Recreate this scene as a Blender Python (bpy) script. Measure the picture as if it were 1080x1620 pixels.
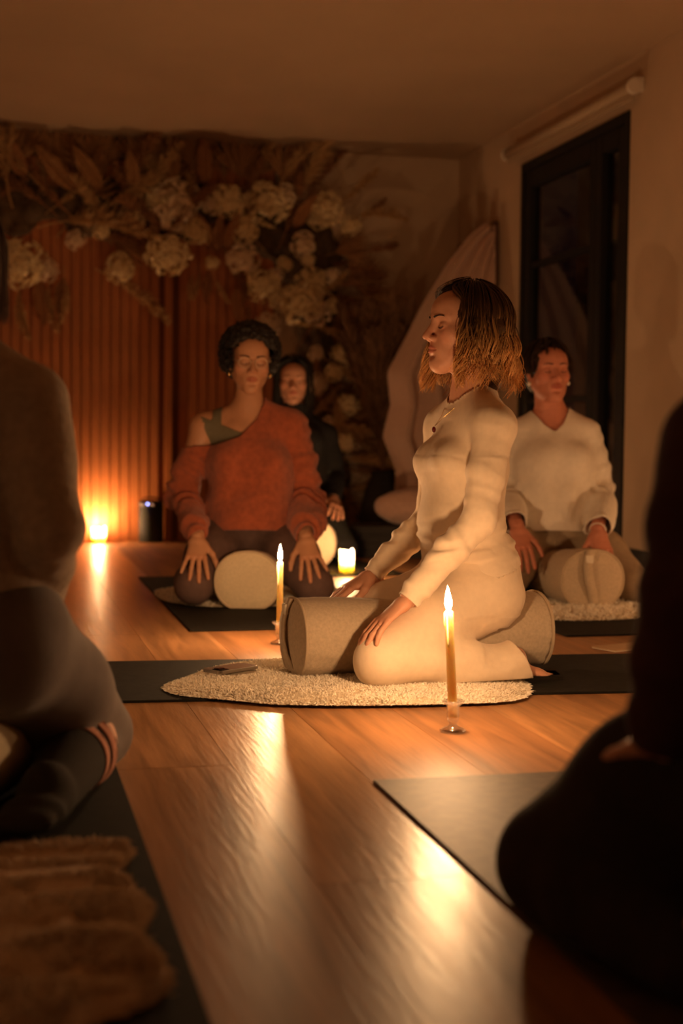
import bpy, bmesh, math, random
import numpy as np
from mathutils import Vector, Matrix
random.seed(7); np.random.seed(7)
for o in list(bpy.data.objects): bpy.data.objects.remove(o)
S = bpy.context.scene
COL = S.collection
PI = math.pi

# ------------------------------------------------------------------ camera
YAW, FPX, CH = math.radians(13.5), 2300.0, 0.64
PITCH, ROLL = math.atan(118/2300.0), math.radians(0.6)
fh = Vector((math.sin(YAW), math.cos(YAW), 0)); rh = Vector((math.cos(YAW), -math.sin(YAW), 0))
CF = (fh*math.cos(PITCH) - Vector((0,0,1))*math.sin(PITCH)).normalized()
up0 = rh.cross(CF).normalized()
CR = rh*math.cos(ROLL) + up0*math.sin(ROLL)
CU = CR.cross(CF).normalized()
CLOC = Vector((0,0,CH))
cam = bpy.data.cameras.new('camera'); camo = bpy.data.objects.new('camera', cam); COL.objects.link(camo)
camo.matrix_world = Matrix(((CR.x,CU.x,-CF.x,CLOC.x),(CR.y,CU.y,-CF.y,CLOC.y),(CR.z,CU.z,-CF.z,CLOC.z),(0,0,0,1)))
cam.sensor_fit = 'VERTICAL'; cam.sensor_height = 36; cam.sensor_width = 24
cam.lens = FPX/1620*36
cam.clip_start = 0.05
cam.dof.use_dof = True; cam.dof.focus_distance = 3.7; cam.dof.aperture_fstop = 2.4
S.camera = camo

# ------------------------------------------------------------------ world, exposure
wd = bpy.data.worlds.new('night'); S.world = wd; wd.use_nodes = True
wd.node_tree.nodes['Background'].inputs[0].default_value = (0.02,0.02,0.035,1)
wd.node_tree.nodes['Background'].inputs[1].default_value = 0.02
S.view_settings.view_transform = 'Standard'; S.view_settings.look = 'None'
S.view_settings.gamma = 1; S.view_settings.use_curve_mapping = False
S.view_settings.exposure = 1.18
FLAME_COL = (1.0, 0.535, 0.235)

# ------------------------------------------------------------------ pixel helpers (1080 x 1620 frame)
def ray(px, py): return (CF*FPX + CR*(px-540) - CU*(py-810)).normalized()
def on_floor(px, py, z=0.0):
    v = ray(px,py); return CLOC + v*((z-CH)/v.z)
def at_depth(px, py, d):
    v = ray(px,py); return CLOC + v*(d/v.dot(fh))
def camxy(r, d, z=0.0):
    p = rh*r + fh*d; return Vector((p.x,p.y,z))
def on_y(px, py, Y):
    v = ray(px,py); return CLOC + v*(Y/v.y)
def on_x(px, py, X):
    v = ray(px,py); return CLOC + v*(X/v.x)

# ------------------------------------------------------------------ materials
MATS = {}
def mat(name, base, rough=0.85, var=None, bump=None, sheen=0.0, spec=0.5, sss=None, metal=0.0, stretch=(1,1,1), emit=None, coat=0.0, trans=0.0, coord='Object', tint=False):
    if name in MATS: return MATS[name]
    m = bpy.data.materials.new(name); m.use_nodes = True; MATS[name] = m
    nt = m.node_tree; b = nt.nodes['Principled BSDF']; L = nt.links.new
    b.inputs['Base Color'].default_value = (*base,1); b.inputs['Roughness'].default_value = rough
    b.inputs['Specular IOR Level'].default_value = spec; b.inputs['Metallic'].default_value = metal
    if sheen: b.inputs['Sheen Weight'].default_value = sheen
    if coat: b.inputs['Coat Weight'].default_value = coat
    if trans: b.inputs['Transmission Weight'].default_value = trans
    if sss:
        b.inputs['Subsurface Weight'].default_value = sss[0]; b.inputs['Subsurface Radius'].default_value = sss[1]
        b.inputs['Subsurface Scale'].default_value = sss[2]
    if emit:
        b.inputs['Emission Color'].default_value = (*emit[0],1); b.inputs['Emission Strength'].default_value = emit[1]
    tc = nt.nodes.new('ShaderNodeTexCoord'); mp = nt.nodes.new('ShaderNodeMapping')
    mp.inputs['Scale'].default_value = stretch
    L(tc.outputs[coord], mp.inputs['Vector'])
    col = None
    if var:
        n = nt.nodes.new('ShaderNodeTexNoise'); n.inputs['Scale'].default_value = var[0]; n.inputs['Detail'].default_value = 5
        L(mp.outputs[0], n.inputs['Vector'])
        r = nt.nodes.new('ShaderNodeValToRGB')
        a = var[1]
        lo = tuple(max(0,c*(1-a)) for c in base); hi = tuple(min(1,c*(1+a)) for c in base)
        r.color_ramp.elements[0].position = .3; r.color_ramp.elements[1].position = .7
        r.color_ramp.elements[0].color = (*lo,1); r.color_ramp.elements[1].color = (*hi,1)
        L(n.outputs['Fac'], r.inputs['Fac']); col = r.outputs['Color']
    if tint:
        at = nt.nodes.new('ShaderNodeAttribute'); at.attribute_name = 'tint'
        mx = nt.nodes.new('ShaderNodeMix'); mx.data_type = 'RGBA'; mx.blend_type = 'MULTIPLY'; mx.inputs['Factor'].default_value = 1
        if col: L(col, mx.inputs[6])
        else: mx.inputs[6].default_value = (*base,1)
        L(at.outputs['Color'], mx.inputs[7]); col = mx.outputs[2]
    if col: L(col, b.inputs['Base Color'])
    if bump:
        n = nt.nodes.new('ShaderNodeTexNoise'); n.inputs['Scale'].default_value = bump[0]; n.inputs['Detail'].default_value = 4
        L(mp.outputs[0], n.inputs['Vector'])
        bp = nt.nodes.new('ShaderNodeBump'); bp.inputs['Strength'].default_value = bump[1]; bp.inputs['Distance'].default_value = bump[2] if len(bump)>2 else .004
        L(n.outputs['Fac'], bp.inputs['Height']); L(bp.outputs[0], b.inputs['Normal'])
    return m

def plank_mat(name, base, rough, seed):
    if name in MATS: return MATS[name]
    m = bpy.data.materials.new(name); m.use_nodes = True; MATS[name] = m
    nt = m.node_tree; b = nt.nodes['Principled BSDF']; L = nt.links.new
    tc = nt.nodes.new('ShaderNodeTexCoord'); mp = nt.nodes.new('ShaderNodeMapping')
    mp.inputs['Scale'].default_value = (22,1.6,1); mp.inputs['Location'].default_value = (seed*3.1,seed*1.7,0)
    oi = nt.nodes.new('ShaderNodeObjectInfo'); add = nt.nodes.new('ShaderNodeVectorMath'); add.operation = 'ADD'
    mu = nt.nodes.new('ShaderNodeMath'); mu.operation = 'MULTIPLY'; mu.inputs[1].default_value = 37
    L(oi.outputs['Random'], mu.inputs[0]); cb = nt.nodes.new('ShaderNodeCombineXYZ'); L(mu.outputs[0], cb.inputs[1])
    L(tc.outputs['Object'], add.inputs[0]); L(cb.outputs[0], add.inputs[1]); L(add.outputs[0], mp.inputs['Vector'])
    n = nt.nodes.new('ShaderNodeTexNoise'); n.inputs['Scale'].default_value = 1.0; n.inputs['Detail'].default_value = 7; n.inputs['Roughness'].default_value = .62
    n.inputs['Distortion'].default_value = .6
    L(mp.outputs[0], n.inputs['Vector'])
    r = nt.nodes.new('ShaderNodeValToRGB')
    r.color_ramp.elements[0].position = .32; r.color_ramp.elements[1].position = .68
    r.color_ramp.elements[0].color = (*[c*.62 for c in base],1); r.color_ramp.elements[1].color = (*[min(1,c*1.25) for c in base],1)
    L(n.outputs['Fac'], r.inputs['Fac'])
    hs = nt.nodes.new('ShaderNodeHueSaturation')
    vr = nt.nodes.new('ShaderNodeMapRange'); vr.inputs['To Min'].default_value = .94; vr.inputs['To Max'].default_value = 1.07
    L(oi.outputs['Random'], vr.inputs['Value']); L(vr.outputs[0], hs.inputs['Value']); L(r.outputs[0], hs.inputs['Color'])
    L(hs.outputs[0], b.inputs['Base Color'])
    rr = nt.nodes.new('ShaderNodeMapRange'); rr.inputs['To Min'].default_value = rough-.07; rr.inputs['To Max'].default_value = rough+.09
    L(n.outputs['Fac'], rr.inputs['Value']); L(rr.outputs[0], b.inputs['Roughness'])
    n2 = nt.nodes.new('ShaderNodeTexNoise'); n2.inputs['Scale'].default_value = 5.0; n2.inputs['Detail'].default_value = 5
    L(mp.outputs[0], n2.inputs['Vector'])
    bp = nt.nodes.new('ShaderNodeBump'); bp.inputs['Strength'].default_value = .55; bp.inputs['Distance'].default_value = .0013
    L(n2.outputs['Fac'], bp.inputs['Height']); L(bp.outputs[0], b.inputs['Normal'])
    b.inputs['Specular IOR Level'].default_value = .5
    return m

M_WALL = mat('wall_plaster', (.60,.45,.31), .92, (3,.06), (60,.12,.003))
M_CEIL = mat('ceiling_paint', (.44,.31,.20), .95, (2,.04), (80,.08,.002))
M_BLACKF = mat('black_metal_frame', (.012,.012,.013), .6, spec=.3)
M_BLACKP = mat('black_skirting', (.012,.011,.011), .6)
M_MAT = mat('yoga_mat_rubber', (.014,.012,.009), .8, (40,.3), (350,.35,.0015), spec=.15)
M_MAT2 = mat('yoga_mat_rubber_grey', (.080,.052,.030), .55, (40,.3), (300,.4,.0015), spec=.5)
M_BOL = mat('bolster_canvas', (.52,.41,.29), .92, (120,.10), (420,.45,.0015), sheen=.1)
M_BOLC = mat('bolster_cream', (.60,.49,.33), .92, (120,.08), (420,.4,.0015), sheen=.1)
M_PIPE = mat('bolster_piping', (.50,.39,.27), .9, None, (500,.3,.001))
M_TAG = mat('bolster_label', (.72,.64,.52), .8)
M_FUR = mat('sheepskin_wool', (.92,.83,.69), .95, (18,.08), None, sheen=.3)
M_FURB = mat('sheepskin_base', (.62,.52,.38), .95, (18,.12), (60,.8,.006))
M_FUR2 = mat('blanket_fleece', (.72,.58,.43), .95, (14,.12), None, sheen=.3)
M_FUR2B = mat('blanket_fleece_base', (.64,.50,.36), .95, (14,.15), (60,.8,.006))
M_SKIN = mat('skin_fair', (.60,.30,.19), .55, (30,.05), (300,.06,.0008), tint=True, spec=.4)
M_SKINB = mat('skin_tan', (.50,.25,.14), .52, (30,.05), (300,.06,.0008), tint=True, spec=.4)
M_SKIND = mat('skin_ruddy', (.58,.23,.15), .55, (30,.06), (300,.06,.0008), tint=True, spec=.4)
M_BEIGE = mat('beige_jersey', (.78,.63,.47), .85, (60,.04), (700,.25,.001), sheen=.15)
M_BEIGE2 = mat('beige_trouser_jersey', (.80,.64,.47), .85, (60,.04), (700,.25,.001), sheen=.15)
M_TERRA = mat('terracotta_knit', (.36,.085,.035), .95, (45,.2), (260,.9,.004), sheen=.25)
M_BRA = mat('olive_sports_top', (.14,.12,.075), .85, (50,.08), (400,.3,.001))
M_MAUVE = mat('mauve_leggings', (.105,.058,.048), .9, (50,.12), (400,.3,.001))
M_BLACKK = mat('black_knit', (.010,.009,.009), .95, (50,.2), (260,.5,.003))
M_WHITE = mat('white_knit', (.83,.76,.66), .92, (50,.04), (240,.55,.003), sheen=.2)
M_TAUPE = mat('taupe_trousers', (.34,.25,.165), .9, (50,.1), (350,.3,.001))
M_GREYK = mat('grey_brown_knit', (.36,.275,.20), .95, (60,.15), (260,.8,.003), sheen=.15)
M_LEG = mat('slate_leggings', (.115,.088,.082), .85, (50,.08), (400,.3,.001), sheen=.15)
M_SOCK = mat('dark_socks', (.022,.018,.015), .95, None, (300,.6,.002))
M_SALMON = mat('salmon_stripe', (.62,.30,.22), .95, None, (300,.6,.002))
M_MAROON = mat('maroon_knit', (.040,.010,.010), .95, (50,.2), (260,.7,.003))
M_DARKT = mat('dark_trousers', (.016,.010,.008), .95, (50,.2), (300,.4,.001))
M_HAIRA = mat('hair_brown_gold', (.52,.30,.13), .5, None, None, tint=True, spec=.3)
M_HAIRB = mat('hair_black', (.012,.008,.006), .6, None, (200,.8,.004), tint=True)
M_HAIRD = mat('hair_dark_brown', (.030,.014,.009), .5, None, None, tint=True)
M_LASH = mat('lash_brow', (.03,.015,.01), .8)
M_GOLD = mat('gold', (.85,.60,.25), .25, metal=1)
M_PEARL = mat('pearl', (.85,.78,.68), .25)
M_GARNET = mat('garnet_stone', (.12,.01,.01), .15)
M_WIRE = mat('wire_glasses_frame', (.55,.40,.28), .35, metal=.6)
M_WAX = mat('beeswax', (.93,.66,.26), .5, (20,.05), sss=(.8,(1.0,.6,.2),.035))
M_IVORY = mat('ivory_wax', (.96,.88,.70), .5, None, sss=(1.0,(1.0,.8,.5),.05))
M_WICK = mat('wick', (.02,.015,.01), .9)
M_FLAME = mat('candle_flame', (1,.7,.3), .9, emit=((1.0,.70,.36),110.0))
def clear_glass(name, tintc, rough, lo=.045, pwr=4.0, haze=0.0):
    m = bpy.data.materials.new(name); m.use_nodes = True; nt = m.node_tree; nt.nodes.remove(nt.nodes['Principled BSDF']); L = nt.links.new
    t = nt.nodes.new('ShaderNodeBsdfTransparent'); t.inputs[0].default_value = (*tintc,1)
    g = nt.nodes.new('ShaderNodeBsdfGlossy'); g.inputs['Roughness'].default_value = rough
    lw = nt.nodes.new('ShaderNodeLayerWeight'); lw.inputs['Blend'].default_value = .5
    pw = nt.nodes.new('ShaderNodeMath'); pw.operation = 'POWER'; pw.inputs[1].default_value = pwr; L(lw.outputs['Facing'], pw.inputs[0])
    fr = nt.nodes.new('ShaderNodeMapRange'); fr.inputs['To Min'].default_value = lo; fr.inputs['To Max'].default_value = .8; L(pw.outputs[0], fr.inputs['Value'])
    mx = nt.nodes.new('ShaderNodeMixShader'); L(fr.outputs[0], mx.inputs[0]); L(t.outputs[0], mx.inputs[1]); L(g.outputs[0], mx.inputs[2])
    out = mx.outputs[0]
    if haze:   # faint scatter of pressed glass
        d = nt.nodes.new('ShaderNodeBsdfTranslucent'); d.inputs[0].default_value = (1,.98,.95,1); m2 = nt.nodes.new('ShaderNodeMixShader'); m2.inputs[0].default_value = haze
        L(out, m2.inputs[1]); L(d.outputs[0], m2.inputs[2]); out = m2.outputs[0]
    L(out, nt.nodes['Material Output'].inputs[0]); return m
M_GLASS = clear_glass('pane_glass', (.85,.88,.9), .01)
M_HOLD = clear_glass('clear_glass', (.97,.96,.95), .16, .16, 2.2, .10)
M_SLAT = mat('oak_slat', (.46,.155,.045), .55, (4,.2), (30,.15,.002), stretch=(8,8,.8))
M_SLATB = mat('slat_backing', (.17,.055,.018), .8)
M_CREAM = mat('dried_hydrangea', (.84,.68,.42), .9, (40,.15))
M_CREAM2 = mat('dried_cream_rose', (.80,.63,.45), .9, (40,.15))
M_PAMPAS = mat('pampas', (.52,.32,.15), .95, (30,.2))
M_PAMPAS2 = mat('pampas_rust', (.34,.16,.07), .95, (30,.2))
M_PALM = mat('dried_palm', (.32,.16,.065), .8, (20,.2))
M_TWIG = mat('twig', (.11,.06,.03), .9)
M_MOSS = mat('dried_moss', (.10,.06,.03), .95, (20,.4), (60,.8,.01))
M_BLANK = mat('pink_linen', (.60,.40,.31), .92, (60,.05), (400,.35,.002), sheen=.15)
M_WOODD = mat('dark_wood', (.11,.05,.025), .6, (4,.2), stretch=(10,10,1))
M_PINKC = mat('pink_plush', (.52,.32,.24), .95, (40,.08), (120,.6,.006), sheen=.3)
M_DARKB = mat('charcoal_blanket', (.03,.025,.022), .95, (30,.2), (200,.5,.003))
M_SPK = mat('speaker_fabric', (.018,.018,.017), .8, None, (500,.6,.002))
M_SPKT = mat('speaker_top', (.35,.30,.26), .35)
M_LED = mat('blue_led', (.2,.25,1), .5, emit=((.25,.28,1.0),6.0))
M_PHONE = mat('phone_metal', (.42,.38,.34), .28, metal=.9)
M_PHONEG = mat('phone_back_glass', (.30,.25,.21), .16, spec=.7)
M_LENS = mat('phone_lens', (.01,.01,.012), .1)
M_BLIND = mat('roller_blind_fabric', (.50,.38,.26), .85, None, (200,.2,.001))
M_PLAST = mat('white_plastic', (.75,.68,.58), .5)
M_PAPER = mat('kraft_paper', (.48,.30,.16), .85, (30,.06))

# ------------------------------------------------------------------ object helpers
def tag(o, label=None, cat=None, group=None, kind=None):
    if label: o['label'] = label
    if cat: o['category'] = cat
    if group: o['group'] = group
    if kind: o['kind'] = kind
    return o
def empty(name, loc=(0,0,0), rz=0.0, label=None, cat=None, group=None):
    o = bpy.data.objects.new(name, None); COL.objects.link(o); o.empty_display_size = .05
    o.location = loc; o.rotation_euler = (0,0,rz)
    return tag(o, label, cat, group)
def mesh_obj(name, V, F, m, parent=None, smooth=True, loc=None):
    me = bpy.data.meshes.new(name)
    me.from_pydata([tuple(v) for v in V] if not isinstance(V, np.ndarray) else V.tolist(), [], F if isinstance(F, list) else F.tolist())
    me.materials.append(m); 
    if smooth: me.polygons.foreach_set('use_smooth', [True]*len(me.polygons))
    me.update()
    o = bpy.data.objects.new(name, me); COL.objects.link(o)
    if parent: o.parent = parent
    if loc is not None: o.location = loc
    return o
def link_mesh(name, me, parent=None):
    o = bpy.data.objects.new(name, me); COL.objects.link(o)
    if parent: o.parent = parent
    return o
def bm_obj(name, bm, m, parent=None, smooth=False):
    me = bpy.data.meshes.new(name); bm.to_mesh(me); bm.free(); me.materials.append(m)
    if smooth: me.polygons.foreach_set('use_smooth', [True]*len(me.polygons))
    return link_mesh(name, me, parent)
def bm_box(bm, x0,x1,y0,y1,z0,z1, bevel=0.0):
    r = bmesh.ops.create_cube(bm, size=1.0)
    bmesh.ops.scale(bm, vec=(x1-x0,y1-y0,z1-z0), verts=r['verts'])
    bmesh.ops.translate(bm, vec=((x0+x1)/2,(y0+y1)/2,(z0+z1)/2), verts=r['verts'])
    if bevel:
        es = list({e for v in r['verts'] for e in v.link_edges})
        bmesh.ops.bevel(bm, geom=es, offset=bevel, segments=2, affect='EDGES', clamp_overlap=True)
def box(name, x0,x1,y0,y1,z0,z1, m, parent=None, bevel=0.0):
    bm = bmesh.new(); bm_box(bm, x0,x1,y0,y1,z0,z1, bevel); return bm_obj(name, bm, m, parent)
def lathe(prof, n=32):
    V=[];F=[]
    for i in range(n):
        a=2*PI*i/n
        for (r,z) in prof: V.append((r*math.cos(a), r*math.sin(a), z))
    k=len(prof)
    for i in range(n):
        j=(i+1)%n
        for q in range(k-1): F.append((i*k+q, j*k+q, j*k+q+1, i*k+q+1))
    return V,F
def tube(path, rad, n=6, closed=False):
    P=np.array(path,float); m=len(P); V=[];F=[]
    if np.isscalar(rad): rad=[rad]*m
    T=np.zeros_like(P)
    if closed: T=np.roll(P,-1,0)-np.roll(P,1,0)
    else: T[1:-1]=P[2:]-P[:-2]; T[0]=P[1]-P[0]; T[-1]=P[-1]-P[-2]
    T/= (np.linalg.norm(T,axis=1,keepdims=True)+1e-12)
    up=np.array([0,0,1.]) if abs(T[0][2])<.9 else np.array([1.,0,0])
    nv=np.cross(T[0],up); nv/=np.linalg.norm(nv)
    for i in range(m):
        nv=nv-T[i]*nv.dot(T[i]); nv/= (np.linalg.norm(nv)+1e-12); bv=np.cross(T[i],nv)
        for j in range(n):
            a=2*PI*j/n; V.append(P[i]+(nv*math.cos(a)+bv*math.sin(a))*rad[i])
    for i in range(m if closed else m-1):
        i2=(i+1)%m
        for j in range(n):
            j2=(j+1)%n; F.append((i*n+j,i*n+j2,i2*n+j2,i2*n+j))
    if not closed: F.append(tuple(range(n))[::-1]); F.append(tuple((m-1)*n+j for j in range(n)))
    return V,F
def merge(parts):
    V=[];F=[];o=0
    for v,f in parts:
        V+= [tuple(x) for x in v]; F+= [tuple(i+o for i in q) for q in f]; o+=len(v)
    return V,F

# numpy value noise
def vnoise(P, seed=0):
    P=np.asarray(P,np.float64); i=np.floor(P).astype(np.int64); f=P-i; f=f*f*(3-2*f)
    out=0
    for dx in (0,1):
        for dy in (0,1):
            for dz in (0,1):
                h=((i[:,0]+dx)*374761393+(i[:,1]+dy)*668265263+(i[:,2]+dz)*2147483647+seed*144665)&0xffffffff
                h=((h^(h>>13))*1274126177)&0xffffffff; h=h^(h>>16)
                w=(f[:,0] if dx else 1-f[:,0])*(f[:,1] if dy else 1-f[:,1])*(f[:,2] if dz else 1-f[:,2])
                out=out+w*((h&0xffff)/32767.5-1)
    return out

# ------------------------------------------------------------------ signed distance modelling
A3=lambda v: np.array(v,float)
class Field:
    def __init__(s, lo, hi, h):
        s.lo=A3(lo); s.h=h; s.n=np.ceil((A3(hi)-s.lo)/h).astype(int)+1
        s.F=np.full(tuple(s.n), .5, np.float32)
        s.ax=[(s.lo[i]+h*np.arange(s.n[i])).astype(np.float32) for i in range(3)]
    def sub(s, lo, hi):
        i0=np.clip(np.floor((lo-s.lo)/s.h).astype(int),0,s.n); i1=np.clip(np.ceil((hi-s.lo)/s.h).astype(int)+1,0,s.n)
        if (i1<=i0).any(): return None
        sl=tuple(slice(a,b) for a,b in zip(i0,i1))
        return sl, s.ax[0][sl[0]][:,None,None], s.ax[1][sl[1]][None,:,None], s.ax[2][sl[2]][None,None,:]
    def put(s, sl, d, k, op):
        g=s.F[sl]
        if op=='sub':
            d=-d
            if k: hh=np.maximum(k-np.abs(g-d),0)/k; s.F[sl]=np.maximum(g,d)+hh*hh*k*.25
            else: s.F[sl]=np.maximum(g,d)
        else:
            if k: hh=np.maximum(k-np.abs(g-d),0)/k; s.F[sl]=np.minimum(g,d)-hh*hh*k*.25
            else: s.F[sl]=np.minimum(g,d)
    def prim(s, pr, off=0.0, op='add', kmul=1.0):
        t=pr[0]
        if t=='c':
            _,p0,p1,a0,b0,a1,b1,right,k=pr; k*=kmul
            p0=A3(p0);p1=A3(p1); a0+=off;b0+=off;a1+=off;b1+=off
            m=max(a0,b0,a1,b1)+k+3*s.h+.004
            q=s.sub(np.minimum(p0,p1)-m,np.maximum(p0,p1)+m)
            if q is None: return
            sl,X,Y,Z=q
            n=p1-p0; L=np.linalg.norm(n); n=n/L if L>1e-9 else A3((0,0,1)); L=max(L,1e-9)
            r=A3(right); r=r-n*r.dot(n)
            if np.linalg.norm(r)<1e-4: r=A3((0,1,0))-n*n[1]
            r/=np.linalg.norm(r); bv=np.cross(n,r)
            X=X-p0[0];Y=Y-p0[1];Z=Z-p0[2]
            al=X*n[0]+Y*n[1]+Z*n[2]; tt=np.clip(al/L,0,1); sx=al-tt*L
            u=X*r[0]+Y*r[1]+Z*r[2]; v=X*bv[0]+Y*bv[1]+Z*bv[2]
            a=a0+(a1-a0)*tt; b=b0+(b1-b0)*tt; mm=np.minimum(a,b)
            d=(np.sqrt((u/a)**2+(v/b)**2+(sx/mm)**2)-1)*mm
        else:
            _,c,rad,R,k=pr; k*=kmul; c=A3(c); rad=A3(rad)+off
            m=rad.max()+k+3*s.h+.004
            q=s.sub(c-m,c+m)
            if q is None: return
            sl,X,Y,Z=q; X=X-c[0];Y=Y-c[1];Z=Z-c[2]
            if R is not None: X,Y,Z=[X*R[0][i]+Y*R[1][i]+Z*R[2][i] for i in range(3)]
            k0=np.sqrt((X/rad[0])**2+(Y/rad[1])**2+(Z/rad[2])**2)
            k1=np.sqrt((X/rad[0]**2)**2+(Y/rad[1]**2)**2+(Z/rad[2]**2)**2)+1e-9
            d=k0*(k0-1)/k1
        s.put(sl,d.astype(np.float32),k,op)
    def mesh(s):
        F=s.F; ins=F<0; n=s.n
        c=[ins[dx:n[0]-1+dx,dy:n[1]-1+dy,dz:n[2]-1+dz] for dx in (0,1) for dy in (0,1) for dz in (0,1)]
        al=c[0].copy(); an=c[0].copy()
        for q in c[1:]: al&=q; an|=q
        idx=np.argwhere(an&~al)
        if len(idx)==0: return np.zeros((0,3)),np.zeros((0,4),int)
        off=[(dx,dy,dz) for dx in (0,1) for dy in (0,1) for dz in (0,1)]
        vals=np.stack([F[idx[:,0]+o[0],idx[:,1]+o[1],idx[:,2]+o[2]] for o in off],1)
        acc=np.zeros((len(idx),3)); cnt=np.zeros(len(idx))
        for i in range(8):
            for j in range(i+1,8):
                if sum(abs(a-b) for a,b in zip(off[i],off[j]))!=1: continue
                cr=(vals[:,i]<0)!=(vals[:,j]<0); v0=vals[cr,i]; v1=vals[cr,j]; t=v0/(v0-v1)
                acc[cr]+=A3(off[i])+t[:,None]*(A3(off[j])-A3(off[i])); cnt[cr]+=1
        V=s.lo+s.h*(idx+acc/cnt[:,None])
        im=np.full(tuple(n-1),-1,np.int32); im[idx[:,0],idx[:,1],idx[:,2]]=np.arange(len(idx))
        Q=[]
        for ax in range(3):
            a0=[slice(None)]*3; a1=[slice(None)]*3; a0[ax]=slice(0,n[ax]-1); a1[ax]=slice(1,n[ax])
            s0=ins[tuple(a0)]; s1=ins[tuple(a1)]; e=np.argwhere(s0!=s1); sg=s0[e[:,0],e[:,1],e[:,2]]
            b,cx=[(1,2),(2,0),(0,1)][ax]
            ok=(e[:,b]>0)&(e[:,cx]>0)&(e[:,b]<n[b]-1)&(e[:,cx]<n[cx]-1); e=e[ok]; sg=sg[ok]
            def g(db,dc):
                q=e.copy(); q[:,b]+=db; q[:,cx]+=dc; return im[q[:,0],q[:,1],q[:,2]]
            quad=np.stack([g(-1,-1),g(0,-1),g(0,0),g(-1,0)],1)
            quad[~sg]=quad[~sg][:,::-1]
            Q.append(quad)
        Q=np.concatenate(Q); Q=Q[(Q>=0).all(1)]
        return V,Q
def cap(p0,p1,r0,r1,k=.02): return ('c',p0,p1,r0,r0,r1,r1,(1,0,0),k)
def ecap(p0,p1,a0,b0,a1,b1,right=(1,0,0),k=.02): return ('c',p0,p1,a0,b0,a1,b1,right,k)
def ell(c,rad,R=None,k=.02): return ('e',c,rad,R,k)
def bounds(prims, off=0):
    lo=A3((9,9,9)); hi=-lo
    for p in prims:
        if p[0]=='c': m=max(p[3:7])+off; pts=[A3(p[1]),A3(p[2])]
        else: m=max(p[2])+off; pts=[A3(p[1])]
        for q in pts: lo=np.minimum(lo,q-m); hi=np.maximum(hi,q+m)
    return lo-.03,hi+.03
def vnormals(V,Q):
    n=np.cross(V[Q[:,2]]-V[Q[:,0]],V[Q[:,3]]-V[Q[:,1]]); N=np.zeros_like(V)
    for i in range(4):
        for a in range(3): N[:,a]+=np.bincount(Q[:,i],n[:,a],len(V))
    return N/(np.linalg.norm(N,axis=1,keepdims=True)+1e-12)
def relax(V,Q,it=1,lam=.5):
    for _ in range(it):
        S_=np.zeros_like(V); c=np.zeros(len(V))
        for i in range(4):
            a=Q[:,i]; 
            for b in (Q[:,(i+1)%4],Q[:,(i-1)%4]):
                for x in range(3): S_[:,x]+=np.bincount(a,V[b,x],len(V))
                c+=np.bincount(a,minlength=len(V))
        V=V+lam*(S_/np.maximum(c,1)[:,None]-V)
    return V
def cutmesh(V,Q,cf):
    if cf is None: return V,Q
    c=cf(V); keep=(c[Q]<0).any(1); Q=Q[keep]
    used=np.unique(Q); pos=used[c[used]>0]
    for _ in range(3):
        P=V[pos]; c0=cf(P); e=1e-4
        G=np.stack([(cf(P+e*np.eye(3)[a])-c0)/e for a in range(3)],1)
        V[pos]=P-G*(c0/np.maximum((G*G).sum(1),.2))[:,None]
    mp=np.full(len(V),-1); mp[used]=np.arange(len(used))
    return V[used],mp[Q]

# ================================================================== STRUCTURE
XR, YB, ZC = 2.88, 8.90, 2.405
XL, YF = -2.7, -1.6
floor = box('floor', XL,XR,YF,YB,-.12,-.012, mat('subfloor',(.05,.025,.01),.9)); tag(floor, kind='structure')
X0 = on_floor(590,1240).x
PW = .232
PM = [plank_mat('oak_plank_a',(.36,.165,.062),.46,1), plank_mat('oak_plank_b',(.39,.185,.07),.50,2), plank_mat('oak_plank_worn',(.40,.20,.085),.33,3), plank_mat('oak_plank_c',(.33,.145,.052),.50,4)]
k0 = int(math.floor((XL-X0)/PW)); k1 = int(math.ceil((XR-X0)/PW))
for k in range(k0,k1):
    xa, xb = max(XL, X0+k*PW), min(XR, X0+(k+1)*PW)
    if xb-xa < .02: continue
    y = YF - random.random()*1.6
    while y < YB:
        y2 = y + 1.9
        ya, yb = max(y,YF), min(y2,YB)
        if yb-ya > .05:
            w, l = xb-xa-.0005, yb-ya-.0005
            p = box('plank', -w/2,w/2,-l/2,l/2,-.0125,0, PM[2] if k<=-1 else random.choice((PM[0],PM[1],PM[3])), floor, bevel=.0004)
            p.location = ((xa+xb)/2,(ya+yb)/2,0)
        y = y2
T=.12
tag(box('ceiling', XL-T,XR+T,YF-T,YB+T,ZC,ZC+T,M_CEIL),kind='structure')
tag(box('wall_back', XL-T,XR+T,YB,YB+T,-.12,ZC,M_WALL),kind='structure')
tag(box('wall_left', XL-T,XL,YF,YB,-.12,ZC,M_WALL),kind='structure')
tag(box('wall_front', XL-T,XR+T,YF-T,YF,-.12,ZC,M_WALL),kind='structure')
# right wall with door opening
DY0 = on_x(989,600,XR).y; DY1 = on_x(821,600,XR).y; DZ = 2.17
bm = bmesh.new()
bm_box(bm, XR,XR+T,YF,DY0,-.12,ZC); bm_box(bm, XR,XR+T,DY1,YB,-.12,ZC); bm_box(bm, XR,XR+T,DY0,DY1,DZ,ZC)
wr = tag(bm_obj('wall_right', bm, M_WALL),kind='structure')
tag(box('baseboard_right', XR-.014,XR,YF,DY0-.02,0,.14,M_BLACKP,None,.003),kind='structure')
tag(box('baseboard_back', XL,XR,YB-.012,YB,0,.03,M_WALL,None,.003),kind='structure')
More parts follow.
